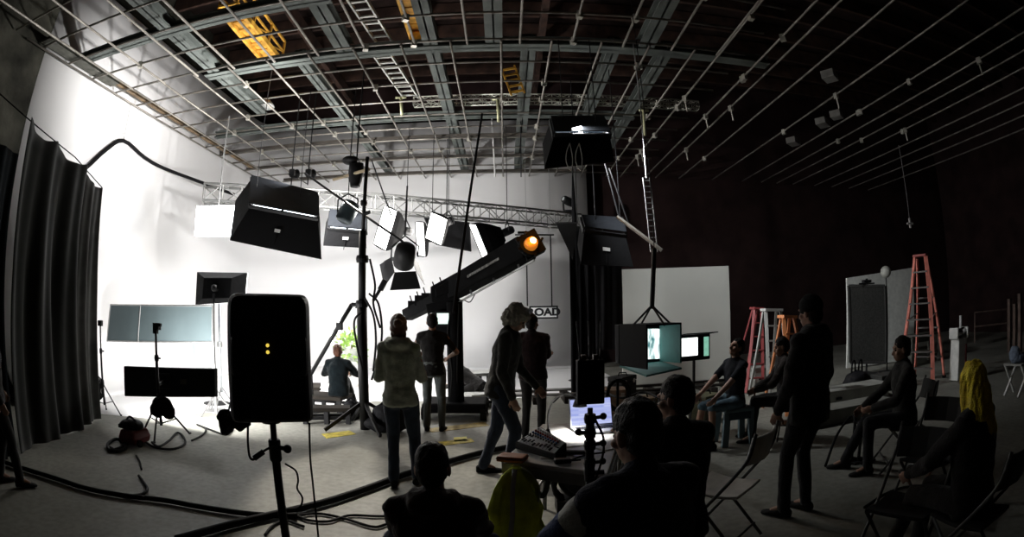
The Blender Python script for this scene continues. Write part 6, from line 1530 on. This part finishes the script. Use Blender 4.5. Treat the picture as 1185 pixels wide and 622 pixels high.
# strips along the tubes of the overhead banks
def strip(p, q, n, e, col=(1,.985,.965), w=.05):
    x = (q-p).normalized(); z = -n.normalized(); z = (z - x*z.dot(x)).normalized(); y = z.cross(x)
    l = bpy.data.lights.new('tube_light', 'AREA'); l.shape = 'RECTANGLE'; l.size = (q-p).length*.9; l.size_y = w; l.energy = e; l.color = col
    o = bpy.data.objects.new('tube_light', l); C.objects.link(o)
    o.matrix_world = Matrix(((x.x,y.x,z.x,0),(x.y,y.y,z.y,0),(x.z,y.z,z.z,0),(0,0,0,1))); o.location = (p+q)/2
for i, e, col in ((0, 90, (1,.985,.965)), (1, 70, (.95,.98,1))):
    A, B, E_, F_, up = BANKS[i]
    for f in (.30, .66): strip(A.lerp(E_, f) - up*.045, B.lerp(F_, f) - up*.045, -up, e, col)
# soft boxes
for px, py, Y, n, w_, h_, e in ((446,264,11.2,(-.60,-.80,.0),.45,.85,12), (487,277,11.9,(-.80,-.55,-.15),.42,.72,10), (505,265,11.2,(-.40,-.80,-.42),.40,.60,40), (556,282,11.6,(-.88,-.22,-.42),.56,.88,36)):
    c = AT(px, py, Y); n = Vector(n).normalized(); alight('soft_box_light', c + n*.05, c + n*2, w_, h_, e*1.9, (1,.96,.90))
alight('panel_light', AT(249, 256, 9.8) - fy_panel*.05, AT(249, 256, 9.8) - fy_panel*2, ww_panel*.9, .55, 30)
# gooseneck lamp on the table
l = bpy.data.lights.new('gooseneck_light', 'SPOT'); l.energy = 28; l.spot_size = R(125); l.spot_blend = .6; l.shadow_soft_size = .03; l.color = (1,.97,.93)
o = bpy.data.objects.new('gooseneck_light', l); C.objects.link(o); o.location = LAMP_DESK - Vector((0,0,.035)); o.rotation_euler = (0,0,0)
# amber lamp on the crane arm
l = bpy.data.lights.new('amber_light', 'POINT'); l.energy = 6; l.color = (1,.42,.08); l.shadow_soft_size = .05
o = bpy.data.objects.new('amber_light', l); C.objects.link(o); o.location = bc_ + Vector((.03, -.26, .1))

# lights added to brighten the white walls, set by the clamps at the grid
alight('added_wall_light', AT(412, 200, 8.5) + Vector((-.2,.2,.1)), (XL, 7.0, 7.0), .22, .22, 110, spread=R(85))
for px_, aim_, e_ in ((338, (XL, 10.5, 7.4), 75), (357, (1.4, YB, 3.6), 210)):
    q_ = AT(px_, 200, 9.3) + Vector((.1,.30,.05)); alight('added_wash_light', q_, aim_, .15, .15, e_)
# spot added for the warm floor pool, set below the clamped lamp
l = bpy.data.lights.new('floor_pool_spot', 'SPOT'); l.energy = 850; l.spot_size = R(34); l.spot_blend = .35; l.shadow_soft_size = .09; l.color = (1,.93,.82)
o = bpy.data.objects.new('floor_pool_spot', l); C.objects.link(o); o.location = AT(412, 200, 8.5) + Vector((.02,-.2,-.3))
o.rotation_euler = (G(470, 560) - o.location).to_track_quat('-Z', 'Y').to_euler()
hc_ = (AT(641, 158, 7.2) + AT(706, 158, 7.2) + AT(637, 140, 7.9) + AT(699, 140, 7.9))/4
alight('high_bank_light', hc_ + Vector((0,.12,-.08)), hc_ + Vector((1.6,.6,-.9)), .5, .12, 62, (.95,.98,1), R(100))
alight('high_bank_light', hc_ + Vector((0,-.12,-.08)), hc_ + Vector((1.5,-1.1,-1.5)), .5, .12, 52, (.95,.98,1), R(125))
# ================================================================ CAMERA / RENDER LOOK
cd = bpy.data.cameras.new('camera'); cam = bpy.data.objects.new('camera', cd); C.objects.link(cam)
cd.type = 'PANO'; cd.panorama_type = 'FISHEYE_EQUISOLID'
cd.sensor_fit = 'HORIZONTAL'; cd.sensor_width = 36.0; cd.sensor_height = 36.0*622/1185
cd.fisheye_lens = 36.0*F_PX/1185; cd.fisheye_fov = PI
cd.clip_start = .02; cd.clip_end = 200
rx, uy, fw = _rot((1,0,0)), _rot((0,0,1)), _rot((0,1,0))
m = Matrix((( rx.x, uy.x, -fw.x), (rx.y, uy.y, -fw.y), (rx.z, uy.z, -fw.z))).to_4x4(); m.translation = CAM
cam.matrix_world = m
SC.camera = cam
SC.view_settings.view_transform = 'Standard'; SC.view_settings.look = 'None'
SC.view_settings.exposure = 0; SC.view_settings.gamma = 1; SC.view_settings.use_curve_mapping = False
SC.cycles.use_denoising = True
SC.cycles.max_bounces = 8; SC.cycles.diffuse_bounces = 5
SC.cycles.sample_clamp_indirect = 6
w = bpy.data.worlds.new('World'); SC.world = w; w.use_nodes = True
w.node_tree.nodes['Background'].inputs['Color'].default_value = (.02,.018,.02,1)
w.node_tree.nodes['Background'].inputs['Strength'].default_value = .05
